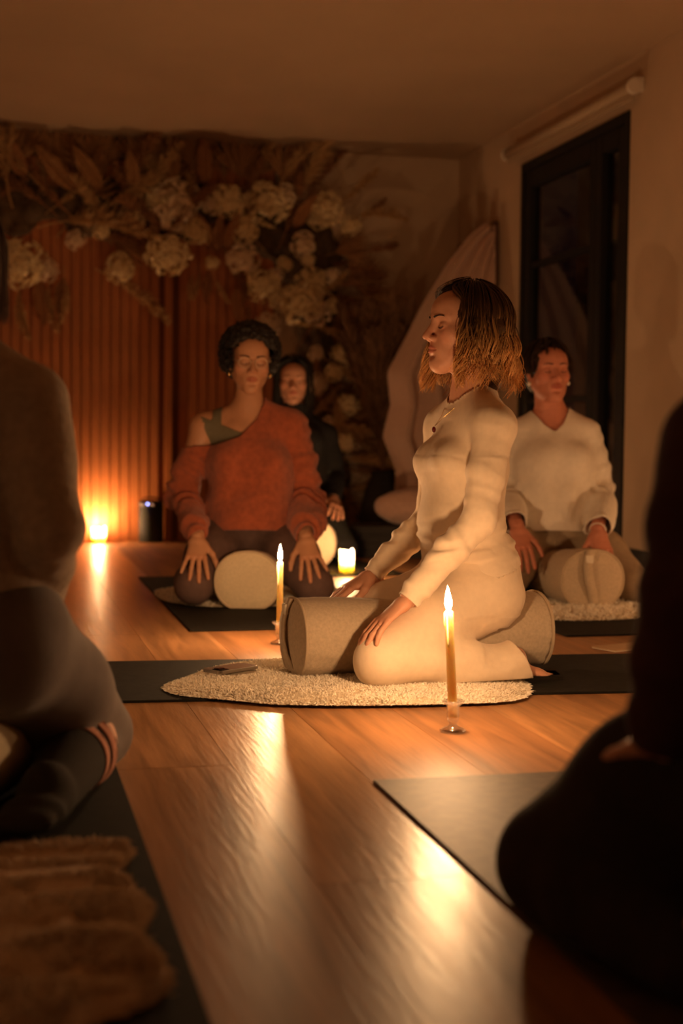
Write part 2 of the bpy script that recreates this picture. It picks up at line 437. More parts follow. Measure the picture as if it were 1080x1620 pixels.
# glazed double door
dr = empty('door_1', (XR+.03,0,0)); tag(dr, kind='structure')
def stile(nm,y0,y1,z0,z1,x0=-.03,x1=.04): return box(nm,x0,x1,y0,y1,z0,z1,M_BLACKF,dr,.003)
stile('jamb',DY0,DY0+.05,0,DZ,-.04,.06); stile('jamb',DY1-.05,DY1,0,DZ,-.04,.06); stile('head',DY0+.05,DY1-.05,DZ-.05,DZ,-.04,.06); stile('sill',DY0+.05,DY1-.05,0,.03,-.04,.06)
DM = on_x(938,500,XR).y
def leaf(y0,y1,bars):
    stile('stile',y0,y0+.075,.03,DZ-.05); stile('stile',y1-.075,y1,.03,DZ-.05)
    stile('top_rail',y0+.075,y1-.075,DZ-.14,DZ-.05); stile('bottom_rail',y0+.075,y1-.075,.03,.16)
    for z in bars: stile('glazing_bar',y0+.075,y1-.075,z-.016,z+.016,-.02,.03)
    zs=[.16]+list(bars)+[DZ-.14]
    for i in range(len(zs)-1): box('pane',0.0,.006,y0+.075,y1-.075,zs[i],zs[i+1],M_GLASS,dr)
leaf(DM,DY1-.05,[1.60,.85]); leaf(DY0+.05,DM,[])
# night outside: deck and a pale garden wall beyond the glass
tag(box('trim_1', XR+T,XR+2.2,DY0-3,DY1+5,-.14,-.02,mat('deck',(.06,.045,.035),.8)),kind='structure')

tag(box('trim_2', XR+.75,XR+.85,DY1+.1,DY1+1.0,-.02,2.6,M_WALL),kind='structure')

# ================================================================== PROPS
# roller blind above the door
rb0 = on_x(803,240,XR-.05); rb1 = on_x(1001,143,XR-.05)
blind = empty('roller_blind', (XR-.05,(rb0.y+rb1.y)/2,2.245), 0, 'pale rolled-up roller blind mounted on the wall above the black glazed door', 'blind')
hl=(rb0.y-rb1.y)/2
V,F=tube([(0,-hl,0),(0,hl,0)],.026,20); mesh_obj('rolled_fabric',V,F,M_BLIND,blind)
for s in (-1,1):
    V,F=tube([(0,s*hl,0),(0,s*(hl+.022),0)],.036,20); mesh_obj('end_cap',V,F,M_PLAST,blind,False)
    box('bracket',.0,.05,s*hl-.012,s*hl+.012,-.02,.045,M_PLAST,blind,.003)
box('bottom_bar',-.008,.008,-hl+.01,hl-.01,-.055,-.026,M_BLIND,blind,.003)

# candles ------------------------------------------------------------
def flame(parent, z, s=1.0):
    prof=[(0,-.004),(.0035,-.001),(.0058,.006),(.0062,.012),(.0045,.022),(.0022,.032),(0,.04)]
    V,F=lathe([(r*s,zz*s) for r,zz in prof],14); o=mesh_obj('flame',V,F,M_FLAME,parent); o.location=(0,0,z); return o
def glow(parent, z, power, r=.02):
    l=bpy.data.lights.new('candle_glow','POINT'); l.energy=power; l.color=FLAME_COL; l.shadow_soft_size=r
    o=bpy.data.objects.new('candle_glow',l); COL.objects.link(o); o.parent=parent; o.location=(0,0,z); return o
def taper(loc, label, power, h=.235, tilt=(0,0), big=False):
    root=empty('taper_candle', loc, 0, label, 'candle', 'lit taper candles in glass holders')
    hp=[(.0,.0),(.024,.0),(.026,.004),(.020,.008),(.009,.012),(.007,.018),(.0115,.024),(.0125,.030),(.0125,.052),(.021,.059),(.0225,.0615),(.020,.0625),(.0115,.056),(.0102,.050),(.0102,.030),(.0,.028)]
    sc=1.12
    V,F=lathe([(r*sc,z*sc) for r,z in hp],36); mesh_obj('glass_holder',V,F,M_HOLD,root)
    zb=.033
    # wax stick tilted in its holder
    ax=Vector((tilt[0],tilt[1],1)).normalized(); R=Vector((0,0,1)).rotation_difference(ax).to_matrix().to_4x4()
    wp=[(0,0),(.0102,0),(.0108,.002),(.0102,h*.3),(.0097,h*.6),(.0094,h*.9),(.0092,h-.004),(.0080,h),(.0055,h-.002),(.003,h-.006),(0,h-.007)]
    V,F=lathe(wp,24); w=mesh_obj('wax_stick',V,F,M_WAX,root); w.matrix_local=Matrix.Translation((0,0,zb))@R
    for i,(a,l) in enumerate(((.6,.05),(2.4,.03),(4.0,.07))):
        V,F=tube([(.0097*math.cos(a),.0097*math.sin(a),h-.004),(.0102*math.cos(a),.0102*math.sin(a),h-l),(.0106*math.cos(a),.0106*math.sin(a),h-l-.006)],[.0014,.0018,.0024],6); mesh_obj('wax_drip',V,F,M_WAX,w)
    V,F=tube([(0,0,h-.007),(.0005,0,h+.002),(.0015,0,h+.008)],.0011,6); mesh_obj('wick',V,F,M_WICK,w)
    flame(w,h+.006,1.25); glow(w,h+.02,power)
    return root
def pillar(loc, label, power, r, h, well=.05):
    root=empty('pillar_candle', loc, 0, label, 'candle', 'lit pillar candles on the floor')
    V=[];F=[];n=40
    prof=[(0,0),(r-.002,0),(r,.003),(r*.99,h*.5),(r,h-.006),(r-.002,h),(r-.006,h-.002),(r-.008,h-well),(0,h-well-.002)]
    V,F=lathe(prof,n)
    V=[(x*(1+.02*math.sin(3*math.atan2(y,x)+z*40)),y*(1+.02*math.cos(2*math.atan2(y,x))),z+(.006*math.sin(2*math.atan2(y,x)+1)+.004*math.sin(5*math.atan2(y,x)) if z>h-.012 else 0)) for x,y,z in V]
    mesh_obj('wax_body',V,F,M_IVORY,root)
    Vt,Ft=tube([(0,0,h-well),(.001,0,h-well+.012)],.0013,6); mesh_obj('wick',Vt,Ft,M_WICK,root)
    flame(root,h-well+.01,.95); glow(root,h-well+.030,power*.75,.008); glow(root,h+.02,power*.7)
    return root
c1=on_floor(716,1158); c2=on_floor(442,1019); c3=on_floor(548,909); c4=on_y(156,850,YB-.15); c4.z=0
taper(c1,'lit beeswax taper candle leaning in a clear glass holder, nearest to the camera',7.0,.232,tuple(-(rh*.055)[:2] if False else (-.055*rh.x,-.055*rh.y)))
taper(c2,'lit beeswax taper candle standing before the bolster of the rust-sweater woman',8.5,.222)
pillar(c3,'short lit ivory pillar candle on the floor between two mats',6.5,.034,.112,.055)
pillar(c4,'small lit pillar candle glowing at the foot of the slatted wood wall',6.5,.042,.085,.045)
# the circle of candles goes on outside the frame
taper(camxy(-1.25,3.35),'lit taper candle outside the left of the frame',4.0)
taper(camxy(1.45,3.55),'lit taper candle outside the right of the frame',7.0)
pillar(camxy(1.62,5.0),'lit pillar candle by the right wall outside the frame',3.8,.036,.11,.05)

pillar(camxy(-1.45,.75),'unseen pillar candle added outside the frame to light the back of the striped-sock figure',3.0,.036,.11,.05)  # added unseen fill candle, brightens the left figure's back and the fleece

# mats ---------------------------------------------------------------
def yoga_mat(c, L, W, rz, label, m=M_MAT, curl=0):
    bm=bmesh.new(); nx,ny=24,10
    bm_box(bm,-L/2,L/2,-W/2,W/2,.0005,.0065,.002)
    o=bm_obj('yoga_mat',bm,m); o.location=c; o.rotation_euler=(0,0,rz); return tag(o,label,'yoga mat','dark yoga mats laid in a circle')
def dir_ang(v): return math.atan2(v.y,v.x)
# centre mat: near edge from pixels
n0=on_floor(187,1113); n1=on_floor(990,1097)
ang=dir_ang(n1-n0); e=(n1-n0).normalized(); nrm=Vector((-e.y,e.x,0))
cm=(n0+n1)/2+nrm*.31
cmat_c = n0 + e*.85 - e*.06 + nrm*.31
yoga_mat(cmat_c,1.83,.62,ang,'long dark mat under the white sheepskin and the beige-clad woman')
# right foreground mat: axis aligned, corner at (590,1240)
q=on_floor(590,1240)
yoga_mat(Vector((q.x+.33,q.y-.91,0)),.66,1.83,0,'worn dark mat under the shadowed figure in the right foreground',M_MAT2)
# left foreground mat: right edge through (190,1235) and (330,1620)
q0=on_floor(187,1225); q1=on_floor(332,1620); ang2=dir_ang(q0-q1); e2=(q0-q1).normalized(); n2=Vector((-e2.y,e2.x,0))
yoga_mat(q0 - e2*.68 + n2*.33 ,1.83,.66,ang2,'dark mat under the figure with striped socks at left')
# B mat
b0=on_floor(217,913); b1=on_floor(300,1000); e3=(b0-b1).normalized(); n3=Vector((e3.y,-e3.x,0))
yoga_mat(b1+e3*.915+n3*.32,1.83,.64,dir_ang(e3),'dark mat under the rust-sweater woman')
# D mat
d1=on_floor(905,1008); 
yoga_mat(d1+Vector((.30,.915,0)),.64,1.83,0,'dark mat under the white-sweater woman')
# C mat
cc=camxy(-.235,7.55)
yoga_mat(cc+Vector((0,-.05,0)),.62,1.75,.05,'dark mat under the woman in black at the back')

# sheepskins ----------------------------------------------------------
def sheepskin(outline, name, label, mw, mb, z0, thick, nblade, blen, seed, cat='sheepskin', bald=None):
    """outline: world xy list (closed)."""
    rnd=np.random.RandomState(seed)
    O=np.array([(p.x,p.y) for p in outline]); c=O.mean(0)
    root=empty(name,(c[0],c[1],0),0,label,cat); O=O-c
    # resample outline with wobble
    n=len(O); pts=[]
    for i in range(n):
        p0,p1,p2,p3=O[(i-1)%n],O[i],O[(i+1)%n],O[(i+2)%n]
        for t in np.linspace(0,1,10,endpoint=False):
            pts.append(.5*((2*p1)+(-p0+p2)*t+(2*p0-5*p1+4*p2-p3)*t*t+(-p0+3*p1-3*p2+p3)*t**3))
    pts=np.array(pts); m=len(pts)
    rings=[0,.2,.4,.6,.75,.86,.94,1.0]; V=[];F=[]
    for ri,r in enumerate(rings):
        for j in range(m):
            q=pts[j]*r; zz=z0+thick*(1-r**6)*(.85)+.002
            V.append([q[0],q[1],zz])
    V=np.array(V); rg=thick*(.75 if cat=='blanket' else .25)
    V[:,2]+=rg*vnoise(np.c_[V[:,0]*(5 if cat=='blanket' else 14),V[:,1]*(22 if cat=='blanket' else 14),V[:,2]*0],seed)*(V[:,2]>z0+.004)
    for ri in range(len(rings)-1):
        for j in range(m):
            F.append((ri*m+j,ri*m+(j+1)%m,(ri+1)*m+(j+1)%m,(ri+1)*m+j))
    mesh_obj('hide',V,F,mb,root)
    # wool
    k=int(nblade); a=rnd.rand(k)*m; ai=a.astype(int)%m; r=np.sqrt(rnd.rand(k))*.995
    b=pts[ai]+(pts[(ai+1)%m]-pts[ai])*(a-a.astype(int))[:,None]
    P=np.c_[b*r[:,None], z0+thick*(1-r**6)*.85]
    if cat=='blanket': P[:,2]+=rg*vnoise(np.c_[P[:,0]*5,P[:,1]*22,P[:,2]*0],seed)*(r<.93)
    if bald is not None:
        ok=np.linalg.norm(P[:,:2]+c-A3((bald.x,bald.y)),axis=1)>.072; P=P[ok]; b=b[ok]; r=r[ok]; k=len(P)
    d=np.c_[rnd.randn(k)*.55, rnd.randn(k)*.55, .55+rnd.rand(k)*.5]
    cl=np.c_[vnoise(P*60,seed+1),vnoise(P*60,seed+2),np.zeros(k)]; d+=cl*.8
    d[:,:2]+= (b/np.linalg.norm(b,axis=1,keepdims=True))*(np.clip((r-.85)/.15,0,1)*1.1)[:,None]
    d[:,2]*=np.clip((1-r)*8+.25,0,1)
    d/=np.linalg.norm(d,axis=1,keepdims=True); ln=blen*(.6+.7*rnd.rand(k))
    s=np.cross(d,rnd.randn(k,3)); s/=np.linalg.norm(s,axis=1,keepdims=True); w=blen*.13
    mid=P+d*(ln*.55)[:,None]; tip=P+d*ln[:,None]+np.c_[rnd.randn(k,2)*blen*.25,-np.abs(rnd.randn(k))*blen*.15]
    tip[:,2]=np.maximum(tip[:,2],z0+.003); mid[:,2]=np.maximum(mid[:,2],z0+.003)
    VV=np.stack([P-s*w,P+s*w,mid+s*w*.9,mid-s*w*.9,tip+s*w*.25,tip-s*w*.25],1).reshape(-1,3)
    i=np.arange(k)*6; Q=np.concatenate([np.stack([i,i+1,i+2,i+3],1),np.stack([i+3,i+2,i+4,i+5],1)])
    o=mesh_obj('wool_pile',VV,Q,mw,root); o['kind']='stuff'
    return root
pxs=[(262,1072),(292,1061),(335,1046),(400,1036),(460,1036),(560,1050),(680,1052),(790,1055),(833,1068),(836,1086),(800,1096),(700,1100),(560,1102),(440,1100),(370,1094),(300,1088),(270,1082)]
sheepskin([on_floor(x,y,.03) for x,y in pxs],'sheepskin_rug','white sheepskin rug under the beige-clad woman, phone lying on its end',M_FUR,M_FURB,.007,.020,70000,.0100,3,bald=on_floor(365,1057,.036))
pxs=[(806,950),(850,946),(930,944),(1010,946),(1040,955),(1015,968),(930,972),(850,970),(800,966)]
sheepskin([on_floor(x,y,.03) for x,y in pxs],'sheepskin_rug','white sheepskin rug under the white-sweater woman',M_FUR,M_FURB,.007,.02,7000,.018,4)
pxs=[(245,932),(262,928),(300,922),(420,915),(500,918),(540,930),(520,950),(420,955),(330,955),(280,950),(256,944)]
sheepskin([on_floor(x,y,.02) for x,y in pxs],'sheepskin_rug','pale sheepskin rug poking out beside the knee of the rust-sweater woman',M_FUR,M_FURB,.007,.012,5000,.012,5)
pxs=[(-160,1345),(-60,1338),(70,1328),(190,1322),(208,1332),(185,1362),(215,1392),(238,1418),(210,1462),(246,1500),(268,1532),(225,1566),(150,1592),(60,1640),(-60,1660),(-170,1600)]
sheepskin([on_floor(x,y,.03) for x,y in pxs],'fleece_blanket','rumpled brown-cream fleece on the mat in the left foreground',M_FUR2,M_FUR2B,.008,.03,32000,.010,6,'blanket')

# phone, notebook, speaker ---------------------------------------------
pc=on_floor(365,1057,.036)
ph=empty('smartphone',(pc.x,pc.y,.031),dir_ang(on_floor(402,1049,.04)-on_floor(330,1060,.04)),'smartphone lying face down on the end of the white sheepskin','phone')
bm=bmesh.new(); bm_box(bm,-.072,.072,-.036,.036,0,.008)
es=[e for e in bm.edges if abs((e.verts[0].co-e.verts[1].co).z)>.005]; bmesh.ops.bevel(bm,geom=es,offset=.009,segments=4,affect='EDGES')
bm_obj('case',bm,M_PHONE,ph)
bm=bmesh.new(); bm_box(bm,-.069,.069,-.033,.033,.008,.0087)
es=[e for e in bm.edges if abs((e.verts[0].co-e.verts[1].co).z)>.0005]; bmesh.ops.bevel(bm,geom=es,offset=.008,segments=4,affect='EDGES')
bm_obj('back_panel',bm,M_PHONEG,ph)
cb_=box('camera_bump',-.066,-.034,-.03,.002,.0087,.0105,M_LENS,ph,.004)
for (x,y) in ((-.057,-.021),(-.057,-.006),(-.043,-.013)):
    V,F=tube([(x,y,.0105),(x,y,.012)],.006,14); mesh_obj('lens',V,F,M_LENS,cb_,False)
nb=on_floor(988,1026)
note=empty('notebook',(nb.x,nb.y,0),.35,'thin brown paper notebook on the floor behind the dark mat end','notebook')
box('pages',-.09,.09,-.05,.05,.001,.006,mat('pages',(.6,.45,.3),.9),note); box('cover',-.092,.092,-.052,.052,.006,.0075,M_PAPER,note)
sp=on_y(239,850,YB-.15); sp.z=0
spk=empty('portable_speaker',(sp.x,sp.y,0),0,'black cylindrical speaker with a blue light against the slatted wall','speaker')
V,F=lathe([(0,0),(.07,0),(.075,.008),(.075,.21),(.072,.215),(0,.215)],36); mesh_obj('grille_body',V,F,M_SPK,spk)
V,F=lathe([(.0,.213),(.0735,.213),(.0755,.219),(.0755,.24),(.071,.247),(.06,.249),(0,.246)],36); top=mesh_obj('top_ring',V,F,M_BLACKP,spk)
dv=-fh
for dx,mm,nm in ((-.045,M_SPKT,'button'),(-.012,M_LED,'status_light'),(.02,M_SPKT,'button')):
    a=rh*dx+dv*math.sqrt(.0755**2-dx**2)
    V,F=lathe([(0,.014),(.008,.012),(.012,.004),(.012,-.004),(0,-.004)] if nm=='button' else [(0,.008),(.004,.006),(.0055,0),(0,-.003)],14)
    o=mesh_obj(nm,V,F,mm,top); o.location=(a.x,a.y,.232); o.rotation_euler=Vector((0,0,1)).rotation_difference(Vector((a.x,a.y,0)).normalized()).to_euler()
V,F=tube([(-.06,0,.246),(-.05,0,.262),(0,0,.268),(.05,0,.262),(.06,0,.246)],.005,8); h_=mesh_obj('carry_strap',V,F,M_SPK,spk); h_.rotation_euler=(0,0,-YAW)

# bolsters --------------------------------------------------------------
def bolster(loc, rz, label, L=.66, a=.115, b=.103, m=M_BOL, sag=.03, tab=True):
    """axis along local y, front end at +y"""
    root=empty('bolster',loc,rz,label,'bolster','round canvas bolsters')
    n=48; ys=[-L/2+t*L for t in (0,.012,.03,.06,.1,.18,.26,.34,.42,.5,.58,.66,.74,.82,.9,.94,.97,.988,1)]
    def sec(j,s,y):
        t=2*PI*j/n; ca,sa=math.cos(t),math.sin(t)
        x=a*s*math.copysign(abs(ca)**.92,ca); z=b*s*math.copysign(abs(sa)**.92,sa)
        z=max(z,-b+.012)+b-.012
        f=math.exp(-(y/.16)**2)
        if z>b: z-= sag*f*(z-b)/b
        return (x*(1+.06*f),y,z)
    V=[];F=[]
    for i,y in enumerate(ys):
        e=min(i,len(ys)-1-i); s=(.955,.985,1,1)[min(e,3)]
        for j in range(n):
            q=sec(j,s,y); w=.0025*math.sin(j*1.3+y*31)*math.sin(j*.7-y*17)
            V.append((q[0]+w,q[1],max(0,q[2]+w)))
    for i in range(len(ys)-1):
        for j in range(n): F.append((i*n+j,i*n+(j+1)%n,(i+1)*n+(j+1)%n,(i+1)*n+j))
    mesh_obj('cover',V,F,m,root)
    for sgn in (-1,1):
        V=[];F=[]
        for k,(r,dy) in enumerate(((.955,0),(.85,.005),(.65,.009),(.4,.012),(.15,.013),(.01,.013))):
            for j in range(n):
                q=sec(j,r,L/2); V.append((q[0],sgn*(L/2+dy),(q[2]-b+.012)*1+b-.012 if False else q[2] if k==0 else (b-.012)+(sec(j,.955,L/2)[2]-(b-.012))*r/.955))
        for k in range(5):
            for j in range(n): F.append((k*n+j,k*n+(j+1)%n,(k+1)*n+(j+1)%n,(k+1)*n+j))
        ep=mesh_obj('end_panel',V,F,m,root)
        V,F=tube([ (lambda q:(q[0],sgn*(L/2-.001),max(.004,q[2])))(sec(j,.985,L/2)) for j in range(n)],.0042,8,True)
        mesh_obj('piping',V,F,M_PIPE,root)
        if tab:
            # carry strap across the end panel, standing slightly proud, with a sewn label
            zz=[b*1.86,b*1.6,b*1.25,b*.85,b*.5,b*.12]
            pth=[(.018*math.sin(i*.8)+.01,sgn*(L/2+(.003,.012,.019,.021,.017,.003)[i]),z) for i,z in enumerate(zz)]
            V=[];F=[]
            for (x,y,z) in pth: V+=[(x-.019,y,z),(x+.019,y+sgn*.002,z),(x+.019,y+sgn*.005,z),(x-.019,y+sgn*.003,z)]
            for i in range(5):
                for j in range(4): F.append((i*4+j,i*4+(j+1)%4,(i+1)*4+(j+1)%4,(i+1)*4+j))
            st=mesh_obj('carry_strap',V,F,m,root)
            x,y,z=pth[1]
            lb=box('sewn_label',x-.016,x+.014,min(y,y+sgn*.009),max(y,y+sgn*.009),z-.016,z+.012,M_TAG,st,.002)
            V,F=tube([(x-.012,y+sgn*.0095,z-.002),(x-.004,y+sgn*.010,z+.006),(x+.004,y+sgn*.010,z-.006),(x+.011,y+sgn*.0095,z+.002)],.0011,5); 
    return root

# ================================================================== PEOPLE
def hand_mesh(mirror, curl, splay=1.0, h=.0027, key={}):
    k=(mirror,round(curl,2),round(splay,2))
    if k in key: return key[k]
    P=[ecap((0,-.03,0),(0,.012,0),.026,.020,.028,.018,k=.012), ecap((0,.012,0),(0,.080,.001),.030,.0165,.039,.0125,k=.012),
       ell((.026,.03,-.008),(.018,.03,.014),None,.012)]
    fing=[(.031,.084,.041,.025,.020,.0086,.10),(.0105,.090,.045,.028,.021,.0089,.02),(-.0105,.086,.042,.026,.020,.0084,-.06),(-.030,.076,.033,.020,.018,.0076,-.17)]
    for (x,y,l1,l2,l3,r,sp) in fing:
        p=A3((x,y,.001)); a=sp*splay; dn=-.10*curl
        for i,(l,rr) in enumerate(((l1,r),(l2,r*.93),(l3,r*.84))):
            dn-=(.20,.42,.36)[i]*curl
            d=A3((math.sin(a)*math.cos(dn),math.cos(a)*math.cos(dn),math.sin(dn)))
            q=p+d*l; P.append(cap(p,q,rr*(1.08 if i else 1.1),rr*.92,k=.0035)); p=q
    p=A3((.030,.022,-.006))
    for (d,l,r0,r1) in ((A3((.62,.76,-.16)),.044,.0135,.0112),(A3((.40,.88,-.22)),.032,.0106,.0098),(A3((.25,.93,-.25)),.026,.0098,.0076)):
        q=p+d/np.linalg.norm(d)*l; P.append(cap(p,q,r0,r1,k=.006)); p=q
    lo,hi=bounds(P); f=Field(lo,hi,h)
    for q in P: f.prim(q)
    V,Q=f.mesh()
    tint=np.ones((len(V),3)); kn=(np.abs(V[:,1]-.088)<.01)&(V[:,2]>.004); tint[kn]*=(.97,.9,.88); tp=V[:,1]>.155; tint[tp]*=(1,.9,.87)
    if mirror: V=V*A3((-1,1,1)); Q=Q[:,::-1]
    key[k]=(V,Q,tint); return key[k]

def head_mesh(sx=1.0, sz=1.0, nose=1.0, jaw=1.0, h=.0024, key={}):
    k=(sx,sz,nose,jaw,h)
    if k in key: return key[k]
    P=[ell((0,-.016,.030),(.073,.093,.083),None,.02), ell((0,.026,-.032),(.057,.060,.080),None,.03),
       ell((0,.048,.045),(.055,.040,.045),None,.03)]
    for s in (-1,1):
        P+=[ecap((s*.052,-.004,-.048),(s*.012*jaw,.060,-.098),.016,.020,.017,.018,k=.03), ell((s*.043,.050,-.020),(.021,.024,.020),None,.025),
            ecap((s*.010,.0785,.024),(s*.044,.064,.026),.010,.010,.008,.008,k=.014)]
    P+=[ell((0,.070,-.098),(.019,.017,.017),None,.022), ell((0,.070,-.060),(.031,.019,.026),None,.02),
        ecap((0,-.020,-.045),(0,-.030,-.125),.047,.050,.046,.048,k=.02)]
    N=[cap((0,.083,.014),(0,.0975+.004*nose,-.018),.0075,.0095,k=.012), ell((0,.1015+.004*nose,-.0275),(.0105,.0115,.0095),None,.008)]
    for s in (-1,1): N+=[ell((s*.0125,.0915,-.0325),(.0078,.010,.0075),None,.007)]
    lo,hi=bounds(P+N); f=Field(lo,hi,h)
    for q in P: f.prim(q)
    for s in (-1,1): f.prim(ell((s*.031,.098,.004),(.020,.020,.013),None,.016),op='sub')
    for q in N: f.prim(q)
    for s in (-1,1):
        f.prim(ell((s*.0315,.0665,.002),(.0165,.0155,.0125),None,.006))
        f.prim(ell((s*.006,.106,-.0375),(.0035,.005,.003),None,.003),op='sub')
        f.prim(ecap((s*.0735,-.012,-.022),(s*.079,-.016,.018),.006,.011,.007,.017,(1,0,0),.006)); f.prim(ell((s*.073,-.006,-.028),(.006,.009,.010),None,.006))
        f.prim(ell((s*.084,-.008,.004),(.005,.008,.013),None,.005),op='sub')
    # lips
    for s in (-1,1):
        f.prim(ecap((s*.004,.0915,-.0560),(s*.022,.0805,-.0605),.0052,.0058,.002,.003,(0,0,1),.004))
        f.prim(ecap((0,.0905,-.0675),(s*.018,.082,-.0645),.0062,.0070,.003,.004,(0,0,1),.004))
        f.prim(cap((0,.0985,-.0617),(s*.023,.0850,-.0620),.0017,.0013,k=.0015),op='sub')
    f.prim(ell((0,.093,-.080),(.018,.010,.006),None,.008),op='sub')
    V,Q=f.mesh(); V=relax(V,Q,1,.3)
    tint=np.ones((len(V),3))
    x,y,z=V.T
    lip=np.clip(1-((x/.025)**2+((z+.0615)/.0115)**2),0,1)*(y>.072); tint*=1-np.clip(lip*3,0,1)[:,None]*A3((.18,.45,.42))
    ch=np.exp(-(((np.abs(x)-.045)/.02)**2+((z+.025)/.022)**2))*(y>.02); tint*=1-ch[:,None]*A3((0,.12,.12))
    ns=np.exp(-((x/.014)**2+((z+.03)/.014)**2))*(y>.085); tint*=1-ns[:,None]*A3((0,.1,.1))
    Vs=V*A3((sx,1,sz))
    key[k]=(Vs,Q,tint); return key[k]

def rotm(yaw,pitch,roll):   # yaw about z (+ = turn to own left), pitch + = up
    return np.array((Matrix.Rotation(yaw,3,'Z')@Matrix.Rotation(pitch,3,'X')@Matrix.Rotation(roll,3,'Y')))

def strands(n, seed, ldrop, opening=70, off=(.006,.026), wave=.010, cyc=3.0, flare=.15, rad=.0022, fringe=0, th_end=92, tone=((.35,.3,.28),(1,1,1)), part=.25, segs=26, sides=3, rmul=(1,1,1), per=9):
    """hair in wavy locks: every lock shares its wave, its strands wander a little"""
    rnd=np.random.RandomState(seed); VV=[];QQ=[];TT=[]; base=0
    C=A3((0,-.018,.030)); E0=A3((.074,.094,.084))*A3(rmul); tt=np.linspace(0,1,segs); nl=max(1,n//per)
    for li in range(nl):
        phc=-180+360*(li+rnd.rand())/nl; thc=rnd.uniform(8,52); oc=rnd.uniform(*off); phase=rnd.rand()*6.28; A=wave*rnd.uniform(.6,1.2); cy=cyc*rnd.uniform(.85,1.15); lc=rnd.uniform(.84,1.08)
        fr=bool(fringe and abs(phc)<70 and rnd.rand()<fringe); brl=rnd.uniform(.55,1.35); fthe=rnd.uniform(60,70)
        sg=1 if (phc>-part*60) else -1
        for _ in range(per):
            ph0=phc+rnd.randn()*4.5; th0=max(2,thc+rnd.randn()*8); o=max(.002,oc+rnd.randn()*.0025); E=E0+o
            ld=ldrop(ph0)*lc*rnd.uniform(.93,1.05); the=th_end if not fr else fthe+rnd.randn()*2
            if fr: ld=.004
            arc=math.radians(the-th0)*.09; tot=arc+ld; s=tt*tot
            th=np.minimum(th0+(the-th0)*s/arc,the); dr=np.maximum(s-arc,0)
            ph=np.full(segs,ph0)
            if not fr and abs(ph0)<opening:
                w=np.clip((th-24)/46,0,1); w=w*w*(3-2*w); ph=ph0*(1-w)+sg*(opening+abs(ph0)*.12)*w
            a=np.radians(ph); tr=np.radians(th); z=np.zeros(segs)
            rd=np.stack([np.sin(a),np.cos(a),z],1); tg=np.stack([np.cos(a),-np.sin(a),z],1)
            p=C+np.stack([E[0]*np.sin(tr)*np.sin(a),E[1]*np.sin(tr)*np.cos(a),E[2]*np.cos(tr)],1)
            p=p+rd*(flare*dr*(1-dr/(2*max(ld,.01))*.6))[:,None]; p[:,2]-=dr
            am=A*np.clip((tt-.2)/.8,0,1)**1.1; q=2*PI*cy*tt+phase+rnd.randn()*.22
            p=p+tg*(am*np.sin(q))[:,None]+rd*(am*.8*np.cos(q))[:,None]+rnd.randn(3)*.0012
            r=rad*rnd.uniform(.6,1.3)*(1-.75*tt**3)
            V,F=tube(p,r,sides); F=[f for f in F if len(f)==4]
            VV.append(np.array(V)); QQ.append(np.array(F)+base); base+=len(V)
            br=brl*rnd.uniform(.85,1.15); sh=rnd.uniform(-.1,.1)
            w=np.clip((tt-.38+sh)/.45,0,1)[:,None]; c=(A3(tone[0])*(1-w)+A3(tone[1])*w)*br
            TT.append(np.repeat(c,sides,0))
    return np.concatenate(VV),np.concatenate(QQ),np.concatenate(TT)

def np_obj(name, V, Q, m, parent, tint=None):
    me=bpy.data.meshes.new(name); V=np.ascontiguousarray(V,np.float32); Q=np.ascontiguousarray(Q,np.int32)
    me.vertices.add(len(V)); me.vertices.foreach_set('co',V.ravel())
    me.loops.add(Q.size); me.loops.foreach_set('vertex_index',Q.ravel())
    me.polygons.add(len(Q)); me.polygons.foreach_set('loop_start',np.arange(0,Q.size,4,dtype=np.int32)); me.polygons.foreach_set('loop_total',np.full(len(Q),4,np.int32))
    me.update(calc_edges=True); me.validate(); me.materials.append(m)
    me.polygons.foreach_set('use_smooth',np.ones(len(me.polygons),bool))
    if tint is not None:
        at=me.color_attributes.new('tint','FLOAT_COLOR','POINT'); c=np.ones((len(V),4),np.float32); c[:,:3]=tint; at.data.foreach_set('color',c.ravel())
    return link_mesh(name,me,parent)

